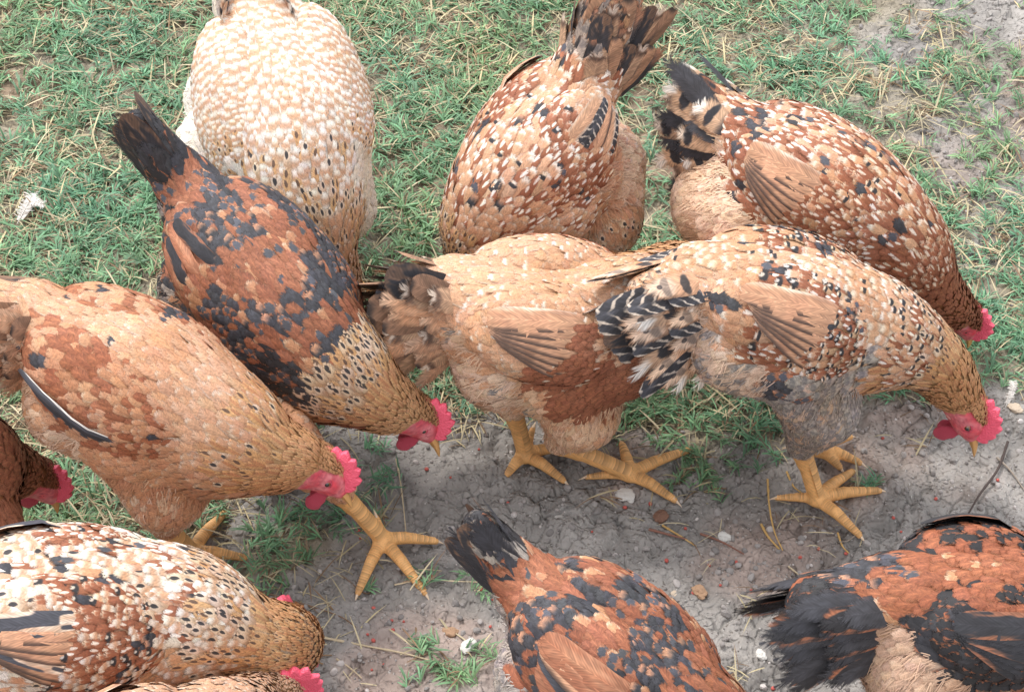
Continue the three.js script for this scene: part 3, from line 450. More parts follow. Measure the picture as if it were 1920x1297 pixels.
    if (reg === 'fluff' || reg === 'thigh') {
      vane(out.fluff, c0, c1, c2, n0, n1, n2, side, wid, TILE[e[0]], tint, ROWS, 0.18);
      const cnt = reg === 'fluff' ? 16 : 5;                     // loose down standing off the vanes
      for (let h = 0; h < cnt; h++) { const a = p.clone().addScaledVector(side, rr(-0.006, 0.006)), dd = d1.clone().addScaledVector(n1, rr(0.02, 0.42)).addScaledVector(side, rr(-0.6, 0.6)).normalize(), l = reg === 'fluff' ? rr(0.012, 0.024) : rr(0.008, 0.015), b = a.clone().addScaledVector(dd, l * 0.5), c = b.clone().addScaledVector(dd, l * 0.5); b.addScaledVector(n1, 0.002); c.y -= 0.003; const g = rr(1.0, 1.18); vane(down, a, b, c, n0, n1, n2, side, rr(0.0008, 0.0015), TILE[e[0]], [tint[0] * g, tint[1] * g, tint[2] * g], ROWS_D, 0.1); }
    } else vane(reg === 'wing' ? out.wing_coverts : hk ? out.hackle : out.plumage, c0, c1, c2, n0, n1, n2, side, wid, TILE[e[0]], tint, hk ? ROWS_H : ROWS, 0.13);
  }
  for (const [name, o] of Object.entries({ ...out, down })) if (o.i.length) { const m = mesh(name, built(o), featherMat, root); m.userData = { kind: 'stuff' }; }
  // flight feathers of the folded wings, following the wing's surface
  for (const w of wings) {
    const W = { n: 7, len: 0.118, wid: 0.028, from: -0.55, fan: [0.08, -0.5], tiles: ['long_buff'], spreadB: [-0.4, 0.98], ...(L.quill ?? {}), ...((w.side > 0 ? L.quillR : L.quillL) ?? {}) }; if (!W.n) continue;
    for (let k = 0; k < W.n; k++) {
      const t = k / (W.n - 1), th = lerp(W.fan[0], W.fan[1], t) * -1, o = fresh();
      const p = w.c.clone().addScaledVector(w.a, w.s[0] * (W.from + 0.1 * t)).addScaledVector(w.b, w.s[1] * lerp(W.spreadB[0], W.spreadB[1], t)).addScaledVector(w.n, w.s[2]);
      const dir = w.a.clone().multiplyScalar(Math.cos(th)).addScaledVector(w.b, -Math.sin(th)); const len = W.len * lerp(1, 0.86, t) * rr(0.97, 1.03), steps = 7, pts = [], nrm = []; const off = 0.0098 - 0.0062 * t;
      for (let h = 0; h <= steps; h++) { const n = grad(p), d = sdf(p.x, p.y, p.z), nn = n.clone().lerp(w.n, h / steps > 0.55 ? 0.8 : 0.35).normalize(); p.addScaledVector(n, -Math.min(d, h < 3 ? 1 : 0.007)); pts.push(p.clone().addScaledVector(nn, lerp(0, off + 0.003 * h / steps, smooth(0, 0.3, h / steps)))); nrm.push(nn); dir.addScaledVector(nn, -dir.dot(nn) * 0.6).normalize(); p.addScaledVector(dir, len / steps); }
      const tl = TILE[W.tiles[k % W.tiles.length]], g = rr(0.9, 1.1), rows = [];
      for (let h = 0; h <= steps; h++) {
        const v = h / steps, d = pts[Math.min(steps, h + 1)].clone().sub(pts[Math.max(0, h - 1)]).normalize(), sd = V().crossVectors(nrm[h], d).normalize(); if (sd.dot(w.b) < 0) sd.negate(); sd.addScaledVector(nrm[h], 0.05);
        const wd = W.wid * 0.5 * (lerp(0.75, 1, Math.min(1, v * 2)));
        for (const u of [-1, 0, 1]) { const c = pts[h].clone().addScaledVector(sd, u * wd).addScaledVector(nrm[h], -0.0022 * u * u); o.p.push(c.x, c.y, c.z); o.u.push(...uvOf(tl, -u * 0.98, v)); o.c.push(g, g * rr(0.98, 1.02), g); }
        if (h) { const r = o.p.length / 3 - 6; for (const s of [0, 1]) o.i.push(r + s, r + s + 1, r + s + 3, r + s + 1, r + s + 4, r + s + 3); }
      }
      mesh('wing_feather', built(o), featherMat, root);
    }
  }
  // tail: two leaves of quills leaning together, and rounded coverts over their roots
  {
    const Tr = V(Q[0][0], Q[0][1], Q[0][2]), tip = V(...S.tail), D = tip.clone().sub(Tr), len = D.length() * 1.04, TL = { n: 7, up: 0.1, spread: 0.5, splay: 0.1, wid: 0.042, tent: 0.85, tiles: ['long_dark'], covers: 9, coverTiles: ['eye_buff'], coverLen: 0.075, coverWid: 0.026, ...(L.tail ?? {}) };
    D.normalize(); const Z = V(0, 0, 1).addScaledVector(D, -D.z).normalize(), U = V().crossVectors(Z, D); if (U.y < 0 && Math.abs(D.y) < 0.95) U.negate(); 
    const put = (name, geo, o, d, n, l, wd) => { const z = V().crossVectors(d, n).normalize(), y = V().crossVectors(z, d), m = mesh(name, geo, featherMat, root); m.quaternion.setFromRotationMatrix(new THREE.Matrix4().makeBasis(d, y, z)); m.position.copy(o); m.scale.set(l, wd, wd); };
    for (const s of [1, -1]) for (let k = 0; k < TL.n; k++) {
      const t = k / (TL.n - 1), th = lerp(TL.up - (s < 0 ? TL.far ?? 0.2 : 0), -TL.spread, t) + rr(-0.03, 0.03), d = D.clone().multiplyScalar(Math.cos(th)).addScaledVector(U, Math.sin(th)).addScaledVector(Z, s * (0.03 + TL.splay * t)).normalize();
      const n = Z.clone().multiplyScalar(s * (TL.tent + 0.2 * t)).addScaledVector(U, 0.75 - 0.45 * t), o = Tr.clone().addScaledVector(D, -0.01).addScaledVector(U, 0.012 - 0.03 * t).addScaledVector(Z, s * (0.004 + 0.012 * t + 0.0016 * (TL.n - k)));
      put('tail_feather', quillOf(TL.tiles[k % TL.tiles.length], 'long', Math.floor(rnd() * 3)), o, d, n, len * lerp(1, TL.short ?? 0.72, t) * rr(0.95, 1.05), TL.wid * rr(0.9, 1.1));
    }
    for (const s of [1, -1]) for (let row = 0; row < 2; row++) for (let k = 0; k < TL.covers; k++) {
      const t = (k + 0.5 * row) / (TL.covers - 0.5), th = lerp(TL.up + 0.15 - (s < 0 ? TL.far ?? 0.2 : 0), -TL.spread - (TL.coverFan ?? 0.5), t) + rr(-0.08, 0.08), d = D.clone().multiplyScalar(Math.cos(th)).addScaledVector(U, Math.sin(th)).addScaledVector(Z, s * (0.06 + (TL.coverSplay ?? 0.18) * t)).normalize();
      const n = Z.clone().multiplyScalar(s * (0.55 + 0.45 * t)).addScaledVector(U, 0.8 - 0.7 * t).applyAxisAngle(d, rr(-0.2, 0.2));
      const o = Tr.clone().addScaledVector(D, (row ? -0.012 : 0.012) - (TL.back ?? 0)).addScaledVector(U, 0.022 - 0.05 * t).addScaledVector(Z, s * (0.01 + 0.02 * t + 0.0015 * (TL.covers - k) + (row ? 0.006 : 0)));
      put('tail_covert', quillOf(TL.coverTiles[(k + row) % TL.coverTiles.length], 'round', Math.floor(rnd() * 3)), o, d, n, TL.coverLen * rr(0.85, 1.15) * (row ? 0.85 : 1.1), TL.coverWid * rr(0.9, 1.15));
    }
  }
  // head: comb, wattles, ear lobes, beak, eyes
  {
    const frame = new THREE.Matrix4().makeBasis(hx, hy, hz).setPosition(H), cs = L.comb ?? 1;
    const sh = new THREE.Shape(); sh.moveTo(1.18 * hr, 0.1 * hr); const teeth = 7, pt = (a, r) => [hr * (0.1 + r * Math.cos(a)), hr * (-0.05 + r * Math.sin(a))];
    for (let k = 0; k < teeth; k++) { const a0 = lerp(0.2, 2.45, k / teeth), a1 = lerp(0.2, 2.45, (k + 0.5) / teeth), a2 = lerp(0.2, 2.45, (k + 1) / teeth), top = 1 + cs * (0.4 + 0.36 * Math.sin(Math.PI * (k + 0.9) / (teeth + 0.6))) * rr(0.92, 1.08), low = 1 + cs * (0.24 + 0.24 * Math.sin(Math.PI * (k + 1) / teeth)); sh.quadraticCurveTo(...pt(lerp(a0, a1, 0.35), lerp(low, top, 0.75)), ...pt(a1 + 0.05, top)); sh.quadraticCurveTo(...pt(lerp(a1, a2, 0.7), lerp(low, top, 0.7)), ...pt(a2, low)); }
    sh.lineTo(...pt(2.65, 1.05)); sh.lineTo(...pt(2.5, 0.75)); sh.lineTo(...pt(1.5, 0.72)); sh.lineTo(...pt(0.6, 0.85)); sh.closePath();
    const cg = new THREE.ExtrudeGeometry(sh, { depth: 0.002, bevelEnabled: true, bevelThickness: 0.0024, bevelSize: 0.0018, bevelSegments: 3, curveSegments: 5 }); cg.translate(0, 0, -0.001);
    const p = cg.attributes.position; for (let i = 0; i < p.count; i++) { const y = p.getY(i), x = p.getX(i); p.setZ(i, p.getZ(i) * lerp(1.8, 0.8, smooth(0.8 * hr, 2.2 * hr, Math.hypot(x, y))) + 0.0016 * Math.sin(x * 190) * smooth(hr, 2.2 * hr, y)); } cg.computeVertexNormals(); cg.applyMatrix4(frame); mesh('comb', cg, skinMat, root);
    for (const s of [1, -1]) {
      const blob = (cx, cy, cz, a, b, c, fn) => { const g = new THREE.SphereGeometry(1, 22, 16), q = g.attributes.position; for (let i = 0; i < q.count; i++) { let x = q.getX(i), y = q.getY(i), z = q.getZ(i); const k = fn ? fn(x, y, z) : 1; q.setXYZ(i, (cx + x * a * k) * hr, (cy + y * b) * hr, (cz + z * c) * hr); } g.computeVertexNormals(); return g.applyMatrix4(frame); };
      mesh('wattle', blob(0.62 + rr(-0.05, 0.05), -1.08, s * 0.36, 0.5, 0.8 * cs, 0.16, (x, y) => 0.72 - 0.4 * y + 0.06 * Math.sin(9 * y)), skinMat, root);
      mesh('ear_lobe', blob(-0.62, -0.3, s * 0.84, 0.42, 0.46, 0.16, (x, y) => 0.9 - 0.2 * y), lobeMat, root);
      const eye = mesh('eye', new THREE.SphereGeometry(0.2 * hr, 16, 12).applyMatrix4(new THREE.Matrix4().makeTranslation(0.28 * hr, 0.16 * hr, s * 0.78 * hr)).applyMatrix4(frame), eyeMat, root);
      mesh('eye_rim', new THREE.TorusGeometry(0.215 * hr, 0.045 * hr, 8, 18).applyMatrix4(new THREE.Matrix4().makeTranslation(0.285 * hr, 0.16 * hr, s * 0.83 * hr)).applyMatrix4(frame), skinMat, eye);
      mesh('pupil', new THREE.SphereGeometry(0.13 * hr, 12, 10).applyMatrix4(new THREE.Matrix4().makeTranslation(0.3 * hr, 0.16 * hr, s * 0.88 * hr)).applyMatrix4(frame), pupilMat, eye);
    }
    const bl = Math.max(0.024, Bk.distanceTo(H) - hr * 0.9), half = (up) => { const q = [], ix = [], n = 9, m = 9; for (let k = 0; k <= n; k++) { const t = k / n, r = (up ? 0.0088 : 0.0068) * Math.pow(1 - t, 0.62) + 0.0003, cx = 0.95 * hr + bl * (up ? t : 0.82 * t), cy = (up ? -0.02 : -0.16) * hr - (up ? 0.007 * t * t : 0.0015 * t); for (let h = 0; h <= m; h++) { const a = h / m * 2 * Math.PI, v = V(cx, cy + Math.sin(a) * r * 0.72, Math.cos(a) * r * 0.85).applyMatrix4(frame); q.push(v.x, v.y, v.z); } } for (let k = 0; k < n; k++) for (let h = 0; h < m; h++) { const a = k * (m + 1) + h; ix.push(a, a + m + 1, a + 1, a + 1, a + m + 1, a + m + 2); } return geom(q, ix); };
    mesh('upper_beak', half(true), hornMat, root); mesh('lower_beak', half(false), hornMat, root);
  }
  // horny plates overlapping down the front of shank and toes
  const scale = fresh(); for (const g of legs) if (g.seen) {
    const rows = [[g.hock, g.foot, 0.0118, 0.0102, 0.0046, V(1, 0.1, 0)]]; g.toes.forEach((t, k) => { const r = k === 3 ? 0.0054 : 0.0072; rows.push([g.foot, g.kn[k], r + 0.0012, r, 0.0034, V(0, 1, 0)], [g.kn[k], t, r, r * 0.6, 0.0032, V(0, 1, 0)]); });
    for (const [A, C, ra, rb, step, out2] of rows) {
      const a = V(...A), c = V(...C), d = c.clone().sub(a), L2 = d.length(); d.normalize(); const o2 = out2.clone().addScaledVector(d, -out2.dot(d)).normalize(), z = V().crossVectors(d, o2);
      for (let x = 0.004; x + step < L2; x += step * rr(0.75, 1.15)) {
        const k0 = scale.p.length / 3, f = rr(0.72, 1.15);
        for (let e = 0; e < 2; e++) for (let h = 0; h <= 6; h++) { const an = lerp(-1.15, 1.15, h / 6), s2 = x + step * 1.12 * e, r = lerp(ra, rb, s2 / L2) + (e ? 0.0007 : -0.0002) - 0.0002 * Math.abs(an), v = a.clone().addScaledVector(d, s2 - 0.0006 * an * an * e).addScaledVector(o2, Math.cos(an) * r).addScaledVector(z, Math.sin(an) * r); scale.p.push(v.x, v.y, v.z); scale.u.push(0, 0); const m = 1 - 0.36 * (1 - e); const mud = 1 - 0.4 * smooth(0.02, 0.004, v.y) * smooth(0.4, 0.7, noise3(v.x * 120, v.y * 120, v.z * 120)); scale.c.push(0.79 * f * m * mud, 0.43 * f * m * mud, 0.165 * f * m * mud); }
        for (let h = 0; h < 6; h++) scale.i.push(k0 + h, k0 + h + 7, k0 + h + 1, k0 + h + 1, k0 + h + 7, k0 + h + 8);
      }
    }
  }
  if (scale.i.length) mesh('leg_scales', built(scale), bodyMat, root).userData = { kind: 'stuff' };
  for (const g of legs) g.toes.forEach((t, k) => {
    const a = V(...t), d = a.clone().sub(V(...g.kn[k])).normalize(), r = k === 3 ? 0.0026 : 0.0034, q = [], ix = [];
    for (let i = 0; i <= 5; i++) { const s = i / 5, c = a.clone().addScaledVector(d, -0.003 + 0.014 * s).add(V(0, 0.0012 - 0.0045 * s * s, 0)), x = V().crossVectors(d, V(0, 1, 0)).normalize(), y = V().crossVectors(x, d); for (let h = 0; h < 7; h++) { const w = h / 6 * Math.PI * 2, v = c.clone().addScaledVector(x, Math.cos(w) * r * (1.02 - s)).addScaledVector(y, Math.sin(w) * r * (1.02 - s)); q.push(v.x, v.y, v.z); } if (i) for (let h = 0; h < 6; h++) { const b = (i - 1) * 7 + h; ix.push(b, b + 7, b + 1, b + 1, b + 7, b + 8); } }
    mesh('claw', geom(q, ix), clawMat, root);
  });
  return root;
}

const H1 = { at: [-.276,-.32], turn: -1.325, spine: [[-.19,.33,.012,.054],[-.101,.3,.004,.076],[0,.262,0,.094],[.069,.215,.004,.081],[.113,.17,-.009,.048],[.122,.115,-.025,.034],[.136,.06,-.036,.018]], beak: [.156,.03,-.039], tail: [-.18,.43,.029] };
const H2 = { at: [.016,-.243], turn: -2.405, spine: [[-.108,.35,.007,.041],[-.07,.31,.004,.062],[0,.262,0,.089],[.05,.215,.004,.069],[.065,.15,.017,.042],[.066,.095,.028,.029],[.074,.05,.025,.017]], beak: [.078,.02,.023], tail: [-.162,.47,.008] };
const H3 = { at: [.396,-.2], turn: -0.487, spine: [[-.14,.3,-.014,.036],[-.092,.285,-.003,.064],[0,.26,0,.086],[.087,.22,-.003,.06],[.127,.15,-.023,.04],[.154,.1,-.047,.031],[.169,.06,-.074,.02]], beak: [.182,.03,-.071], tail: [-.225,.315,-.029] };
const H4 = { at: [-.269,.007], turn: -0.804, spine: [[-.18,.33,-.017,.034],[-.109,.305,-.009,.065],[0,.275,0,.083],[.08,.24,-.009,.066],[.124,.205,-.025,.048],[.145,.175,-.05,.035],[.16,.15,-.071,.021]], beak: [.19,.11,-.08], tail: [-.233,.45,.022], legs: [{ side: 1, hock: [-.058,.09,.012], foot: [-.083,.014,-0], toes: [[-.048,.006,-.014],[-.061,.006,.006],[-.064,.006,-.031],[-.11,.006,.004]] }, { side: -1, hock: [-.066,.09,-.045], foot: [-.092,.014,-.064], toes: [[-.06,.006,-.081],[-.07,.006,-.058],[-.072,.006,-.095],[-.12,.006,-.06]] }] };
const H5 = { at: [.062,-.004], turn: -0.020, spine: [[-.124,.26,-.011,.053],[-.081,.25,.004,.073],[0,.23,0,.088],[.067,.24,.004,.085],[.103,.24,-.046,.058],[.132,.235,-.09,.039],[.171,.21,-.133,.019]], beak: [.205,.17,-.169], tail: [-.235,.32,.028], legs: [{ side: 1, hock: [-.004,.065,.036], foot: [.083,.014,.037], toes: [[.156,.006,-.01],[.137,.006,.072],[.073,.02,-.007],[.03,.006,.037]] }, { side: -1, hock: [-.061,.085,.001], foot: [-.046,.014,.008], toes: [[.002,.006,.043],[-.068,.006,.036],[.002,.006,-.01],[-.036,.03,-.023]] }] };
const H6 = { at: [.327,.028], turn: -0.026, spine: [[-.116,.312,-.015,.045],[-.074,.312,-.003,.063],[0,.287,0,.08],[.088,.257,-.003,.064],[.155,.212,-.002,.045],[.188,.172,.002,.035],[.211,.132,.015,.023]], beak: [.229,.087,.037], tail: [-.246,.31,.057], legs: [{ side: 1, hock: [.017,.092,.036], foot: [.042,.016,.047], toes: [[.121,.006,.024],[.091,.006,.096],[.091,.006,-.006],[-.005,.008,.041]] }, { side: -1, hock: [.03,.085,-.029], foot: [.05,.014,-.036], toes: [[.101,.006,-.021],[.076,.006,-.012],[.093,.006,-.064],[.015,.006,-.044]] }] };
const H7 = { at: [-.399,.148], turn: -0.360, spine: [[-.142,.33,-.018,.038],[-.088,.315,-.001,.063],[0,.285,0,.088],[.08,.25,-.001,.073],[.128,.225,-.005,.052],[.164,.205,-.021,.037],[.192,.185,-.031,.023]], beak: [.23,.155,-.025], tail: [-.209,.37,.06], legs: [{ side: -1, hock: [.187,.105,-.073], foot: [.232,.03,-.083], toes: [[.302,.008,-.042],[.229,.008,-.015],[.286,.012,-.116],[.218,.05,-.098]] }, { side: 1, hock: [.012,.085,.031], foot: [.022,.014,.002], toes: [[.082,.006,-.017],[.075,.006,.027],[.029,.006,-.072],[-.013,.006,.017]] }] };
const H8 = { at: [-.644,.209], turn: 0.383, spine: [[-.089,.31,-.02,.037],[-.059,.3,-.009,.06],[0,.26,0,.073],[.046,.21,-.009,.059],[.072,.16,-.03,.044],[.097,.13,-.038,.034],[.122,.1,-.041,.02]], beak: [.133,.07,-.025], tail: [-.157,.38,-.017] };
const H9 = { at: [-.437,.443], turn: 0.249, spine: [[-.122,.3,.001,.04],[-.082,.29,.003,.063],[0,.265,0,.081],[.094,.235,.003,.074],[.155,.2,.019,.051],[.198,.16,.011,.046],[.217,.09,-.059,.024]], beak: [.239,.04,-.081], tail: [-.181,.37,.016] };
const H10 = { at: [-.326,.629], turn: 0.908, spine: [[-.091,.3,-.015,.041],[-.06,.29,-.006,.06],[0,.26,0,.076],[.061,.23,-.006,.066],[.108,.2,-.021,.048],[.151,.17,-.039,.034],[.188,.15,-.037,.022]], beak: [.208,.12,-.017], tail: [-.164,.38,.003] };
const H11 = { at: [.115,.523], turn: -0.588, spine: [[-.13,.31,-.011,.029],[-.08,.295,-.002,.055],[0,.27,0,.071],[.08,.24,-.002,.06],[.122,.19,-.02,.042],[.136,.13,-.047,.03],[.15,.08,-.065,.019]], beak: [.165,.04,-.068], tail: [-.193,.4,.005] };
const H12 = { at: [.485,.443], turn: 0.124, spine: [[-.108,.29,-.011,.043],[-.074,.285,-.004,.06],[0,.265,0,.076],[.079,.235,-.004,.068],[.135,.19,-.011,.045],[.171,.14,-.02,.032],[.202,.09,-.029,.02]], beak: [.22,.05,-.021], tail: [-.238,.3,.001] };

// ---------------------------------------------------------------- the flock
const U = (all, more = {}) => ({ all, ...more });
const white = [0.8, 0.72, 0.62], tanU = [0.45, 0.26, 0.12], rustU = [0.3, 0.12, 0.045], darkU = [0.06, 0.045, 0.04], pinkU = [0.5, 0.36, 0.26];
const W11 = [1.12, 1.12, 1.12];
const RUSTY = [0.85, 0.71, 0.6], DARKER = [0.74, 0.66, 0.58], FAR = { n: 0 };
chicken(H1, { seed: 11, label: 'whitish tan scalloped chicken seen from behind, tail cut off by the top edge',
  look: { under: U(tanU, { saddle: white, wing: white, fluff: white, breast: white }), mottle: [0.6, 24, [0.92, 0.84, 0.74]], all: [['white_bar', 1]],
    saddle: (q) => q.t > 2.5 ? [['gold_spot', 1.2, 0, [1, 1.04, 1.1]], ['white_bar', 3], ['spot', 0.6]] : [['white_bar', 1]], wing: (q) => q.wa < -0.7 ? [['white_bar', 3], ['gold_spot', 0.8, 0, [1, 1.04, 1.1]], ['spot', 0.3]] : [['white_bar', 1]],
    cape: (q) => q.t < 3.5 ? [['spot', 2.6], ['white_bar', 1], ['gold_spot', 2, 0, [1, 1.04, 1.1]]] : [['gold_spot', 1.5, 0, [1.02, 1.06, 1.15]], ['spot', 0.7], ['edge_cream', 2.5]], hackle: [['edge_cream', 3, 0, [1.05, 1.05, 1.1]], ['buff', 2]],
    breast: [['white_bar_pale', 2], ['white', 1]], thigh: [['white', 1]], fluff: [['white', 1, 0, [1.05, 1.06, 1.06]]], tailbase: [['white_bar_pale', 2], ['grey', 0.6, 0.5], ['white', 1]] },
  wing: { out: 0.92 }, puffs: [[-0.16, 0.2, 0.06, 0.055], [-0.07, 0.19, 0.085, 0.058]], quill: { n: 0 }, tail: { tiles: ['long_mottled'], coverTiles: ['white_bar_pale', 'white_bar', 'grey'], spread: 0.7, splay: 0.3, far: 0 } });
chicken(H2, { seed: 12, label: 'rust chicken speckled white with raised grey brown tail, in grass at top centre',
  look: { under: U(rustU, { fluff: pinkU, thigh: pinkU, cape: tanU }), mottle: [0.7, 22, RUSTY], blotch: [0.78, 46, ['wing', 'saddle']], all: [['rust_white', 1]],
    saddle: [['buff_white', 3], ['rust_white', 2], ['edge_cream', 1.5], ['buff_black_white', 0.5]], wing: (q) => q.wa > 0.3 ? [['buff_white', 2], ['edge_cream', 2], ['rust_white', 1]] : [['rust_white', 3], ['rust_cream', 3], ['edge_cream', 0.6], ['buff_white', 0.6], ['rust_black_white', 0.3]],
    cape: [['spot', 2.2, 0, [0.95, 0.92, 0.88]], ['gold_spot', 3]], hackle: [['gold_spot', 3], ['spot', 1]], breast: [['edge_cream', 2], ['rust_white', 1]], thigh: [['edge_cream', 2], ['spot', 1]], fluff: [['pink', 2, 0, [1.08, 1.05, 1.03]], ['edge_cream', 1, 0, [1, 1, 1.1]]],
    tailbase: (q, p) => p.y > 0.37 ? [['eye_buff', 2], ['grey', 1.5], ['black_tip', 2]] : [['eye_buff', 3], ['buff_black_white', 1.5], ['edge_cream', 1]] },
  quill: { n: 5, tiles: ['edge_cream', 'long_barred', 'long_buff'], len: 0.085, wid: 0.02, from: 0.1 }, tail: { tiles: ['long_brown', 'long_dark'], coverTiles: ['long_dark', 'eye_buff', 'long_brown', 'black_tip'], covers: 7, coverLen: 0.09, wid: 0.044, n: 6, spread: 0.2, splay: 0.1, up: 0.12, coverFan: 0.15, far: 0 }, cone: 0.72, coneR: 0.034, coneB: 1.1, puffs: [[-0.13, 0.19, 0.01, 0.062], [-0.085, 0.16, -0.03, 0.066]] });
chicken(H3, { seed: 13, label: 'rust white flecked chicken pecking at the right edge, black spotted tail, pale pink fluff',
  look: { under: U(rustU, { fluff: [0.62, 0.46, 0.35], thigh: pinkU, cape: rustU, hackle: rustU }), mottle: [0.8, 20, [0.82, 0.68, 0.55]], blotch: [0.8, 50, ['wing', 'saddle']], all: [['rust_white', 1]],
    saddle: [['buff_white', 2], ['edge_cream', 1], ['rust_white', 2], ['rust_cream', 2], ['buff_black_white', 0.4]], wing: [['rust_white', 3], ['rust_cream', 3], ['edge_cream', 0.8], ['buff_white', 0.8]],
    cape: (q) => q.t < 3.8 ? [['rust_white', 2], ['rust_cream', 2.5]] : [['brown_hackle', 1]], hackle: [['brown_hackle', 1]], breast: [['rust_white', 3], ['rust', 1]], thigh: [['buff', 2], ['pink', 2]], fluff: [['pink', 1, 0, [1.2, 1.18, 1.15]]],
    tailbase: [['eye_buff', 2], ['edge_cream', 3], ['buff_black_white', 1], ['buff_white', 2]] },
  quill: { n: 7, tiles: ['long_buff'], len: 0.11, from: -0.15 }, quillL: FAR, cone: 0.4, coneR: 0.034, tail: { n: 7, tiles: ['long_black_rust', 'black', 'long_dark', 'long_barred'], coverTiles: ['black', 'dark_bar_white', 'eye_buff', 'black', 'buff_black_white'], coverLen: 0.085, coverWid: 0.03, spread: 1.0, up: 0.25, splay: 0.12, coverFan: 0.3 }, fluff: 1.25, puffs: [[-0.145, 0.205, 0.02, 0.056], [-0.1, 0.19, 0.02, 0.07]], roll: -0.3 });
chicken(H4, { seed: 14, label: 'dark rust chicken with black patches, upright black tail and golden neck',
  look: { under: U([0.16, 0.075, 0.04], { hackle: tanU, cape: tanU, breast: darkU, thigh: darkU, tailbase: darkU }), mottle: [0.7, 24, DARKER], blotch: [0.57, 26, ['saddle', 'wing']], all: [['rust', 1]],
    saddle: [['rust', 4], ['edge_cream', 0.5, 0, [0.85, 0.75, 0.68]], ['rust_blot', 1]], wing: [['rust', 4], ['rust_blot', 1.4], ['edge_cream', 0.7, 0, [0.85, 0.75, 0.68]]],
    cape: (q) => q.t < 3.9 ? [['spot', 3, 0, [0.92, 0.87, 0.82]], ['gold_spot', 1.6]] : [['gold', 3], ['gold_spot', 0.6]], hackle: [['gold', 3]], breast: (q) => q.t > 3.3 ? [['gold', 1, 0, [0.85, 0.75, 0.7]], ['rust', 1]] : [['black_rust', 2], ['black', 3], ['rust_blot', 1]], thigh: [['black', 2], ['grey', 1]], fluff: [['grey', 1], ['black_rust', 2]],
    tailbase: (q, p) => p.y > 0.352 ? [['black', 4], ['black_rust', 1.2]] : [['black_rust', 3], ['rust_blot', 2], ['black', 1.4]] },
  quill: { n: 4, tiles: ['long_black_rust', 'long_rust'], len: 0.08, wid: 0.018, from: 0.1 }, quillL: FAR, cone: 0.7, coneR: 0.017, coneB: 1.15, tail: { n: 4, tiles: ['long_dark', 'black'], spread: 0.06, splay: 0.0, up: 0.05, covers: 0, short: 0.9, wid: 0.034, far: 0.03 }, comb: 1.1, roll: -0.5 });
chicken(H5, { seed: 15, label: 'plain buff orange chicken at the centre, fanned brown and black tail, head hidden',
  look: { under: U(tanU, { fluff: pinkU, thigh: pinkU, wing: tanU, breast: pinkU }), mottle: [0.55, 20, [0.92, 0.8, 0.68]], all: [['buff', 1]],
    saddle: [['buff', 3], ['edge_cream', 2], ['buff_white', 0.8]], wing: (q) => q.wa < 0.0 && q.wb > -0.35 ? [['rust', 4], ['rust_white', 0.3]] : [['buff', 3], ['buff_white', 1.2], ['edge_cream', 1.5]],
    cape: [['gold', 2], ['edge_cream', 2]], hackle: [['gold', 3, 0, [1.05, 1.05, 1.05]]], breast: (q) => q.t < 2.1 ? [['pink', 2, 0, [1, 0.94, 0.88]], ['buff', 1]] : [['rust', 3], ['brown_hackle', 1]], thigh: [['pink', 2, 0, [1, 0.93, 0.86]], ['buff', 1.2]], fluff: [['pink', 2], ['edge_cream', 0.8], ['grey', 0.3]],
    tailbase: [['edge_cream', 2], ['buff', 3]] },
  quill: { n: 7, tiles: ['long_buff'], len: 0.12 }, quillL: FAR, cone: 0.35, coneR: 0.03, tail: { n: 8, tiles: ['long_dark', 'black', 'long_brown', 'long_brown'], coverTiles: ['long_brown', 'eye_buff', 'buff', 'buff'], coverLen: 0.09, coverWid: 0.03, spread: 0.85, up: 0.2, splay: 0.06, covers: 10, coverFan: 0.35, wid: 0.046 } });
chicken(H6, { seed: 16, label: 'tan and white speckled chicken with barred tail and grey flank, pecking at right',
  look: { under: U(tanU, { fluff: [0.4, 0.32, 0.27], thigh: [0.24, 0.2, 0.18], breast: [0.25, 0.2, 0.16] }), mottle: [0.75, 22, [0.82, 0.7, 0.58]], blotch: [0.7, 46, ['wing', 'breast']], all: [['buff_white', 1]],
    saddle: [['buff_white', 3], ['edge_cream', 2], ['white_bar', 2, 0, [0.96, 0.88, 0.8]], ['buff_black_white', 0.5]], wing: (q) => q.wa > 0.35 ? [['buff', 2], ['buff_white', 2]] : [['rust_white', 2], ['rust_cream', 2.4], ['rust_black_white', 1.6], ['buff_black_white', 1.6], ['buff_white', 1.4]],
    cape: (q) => q.t < 3.9 ? [['buff_black_white', 1.4], ['rust_white', 1.5], ['edge_cream', 2], ['spot', 0.6]] : [['gold', 2], ['gold_spot', 1]], hackle: [['gold', 3, 0, [0.95, 0.9, 0.85]]], breast: (q) => q.t > 2.9 ? [['gold', 1, 0, [0.9, 0.85, 0.85]], ['edge_cream', 1]] : [['grey', 4], ['dark_bar_white', 0.6], ['pink', 0.7, 0, [0.85, 0.85, 0.88]]], thigh: [['grey', 3], ['pink', 0.4, 0, [0.8, 0.8, 0.82]]], fluff: [['pink', 3, 0, [0.95, 0.95, 0.97]], ['grey', 1.2]],
    tailbase: [['eye_spot', 2], ['buff_black_white', 2], ['dark_bar_white', 1.5], ['buff_white', 2]] },
  quill: { n: 7, tiles: ['long_buff'], len: 0.125, fan: [0.03, -0.55] }, quillL: FAR, cone: 0.4, coneR: 0.03, tail: { n: 7, tiles: ['long_barred', 'long_barred', 'long_dark'], coverTiles: ['eye_spot', 'long_barred', 'eye_spot', 'dark_bar_white'], coverLen: 0.125, coverWid: 0.026, back: 0.035, spread: 0.5, up: 0.12, splay: 0.05, wid: 0.034, covers: 12, short: 0.8, coverFan: 0.25 }, comb: 1.1, roll: -0.5 });
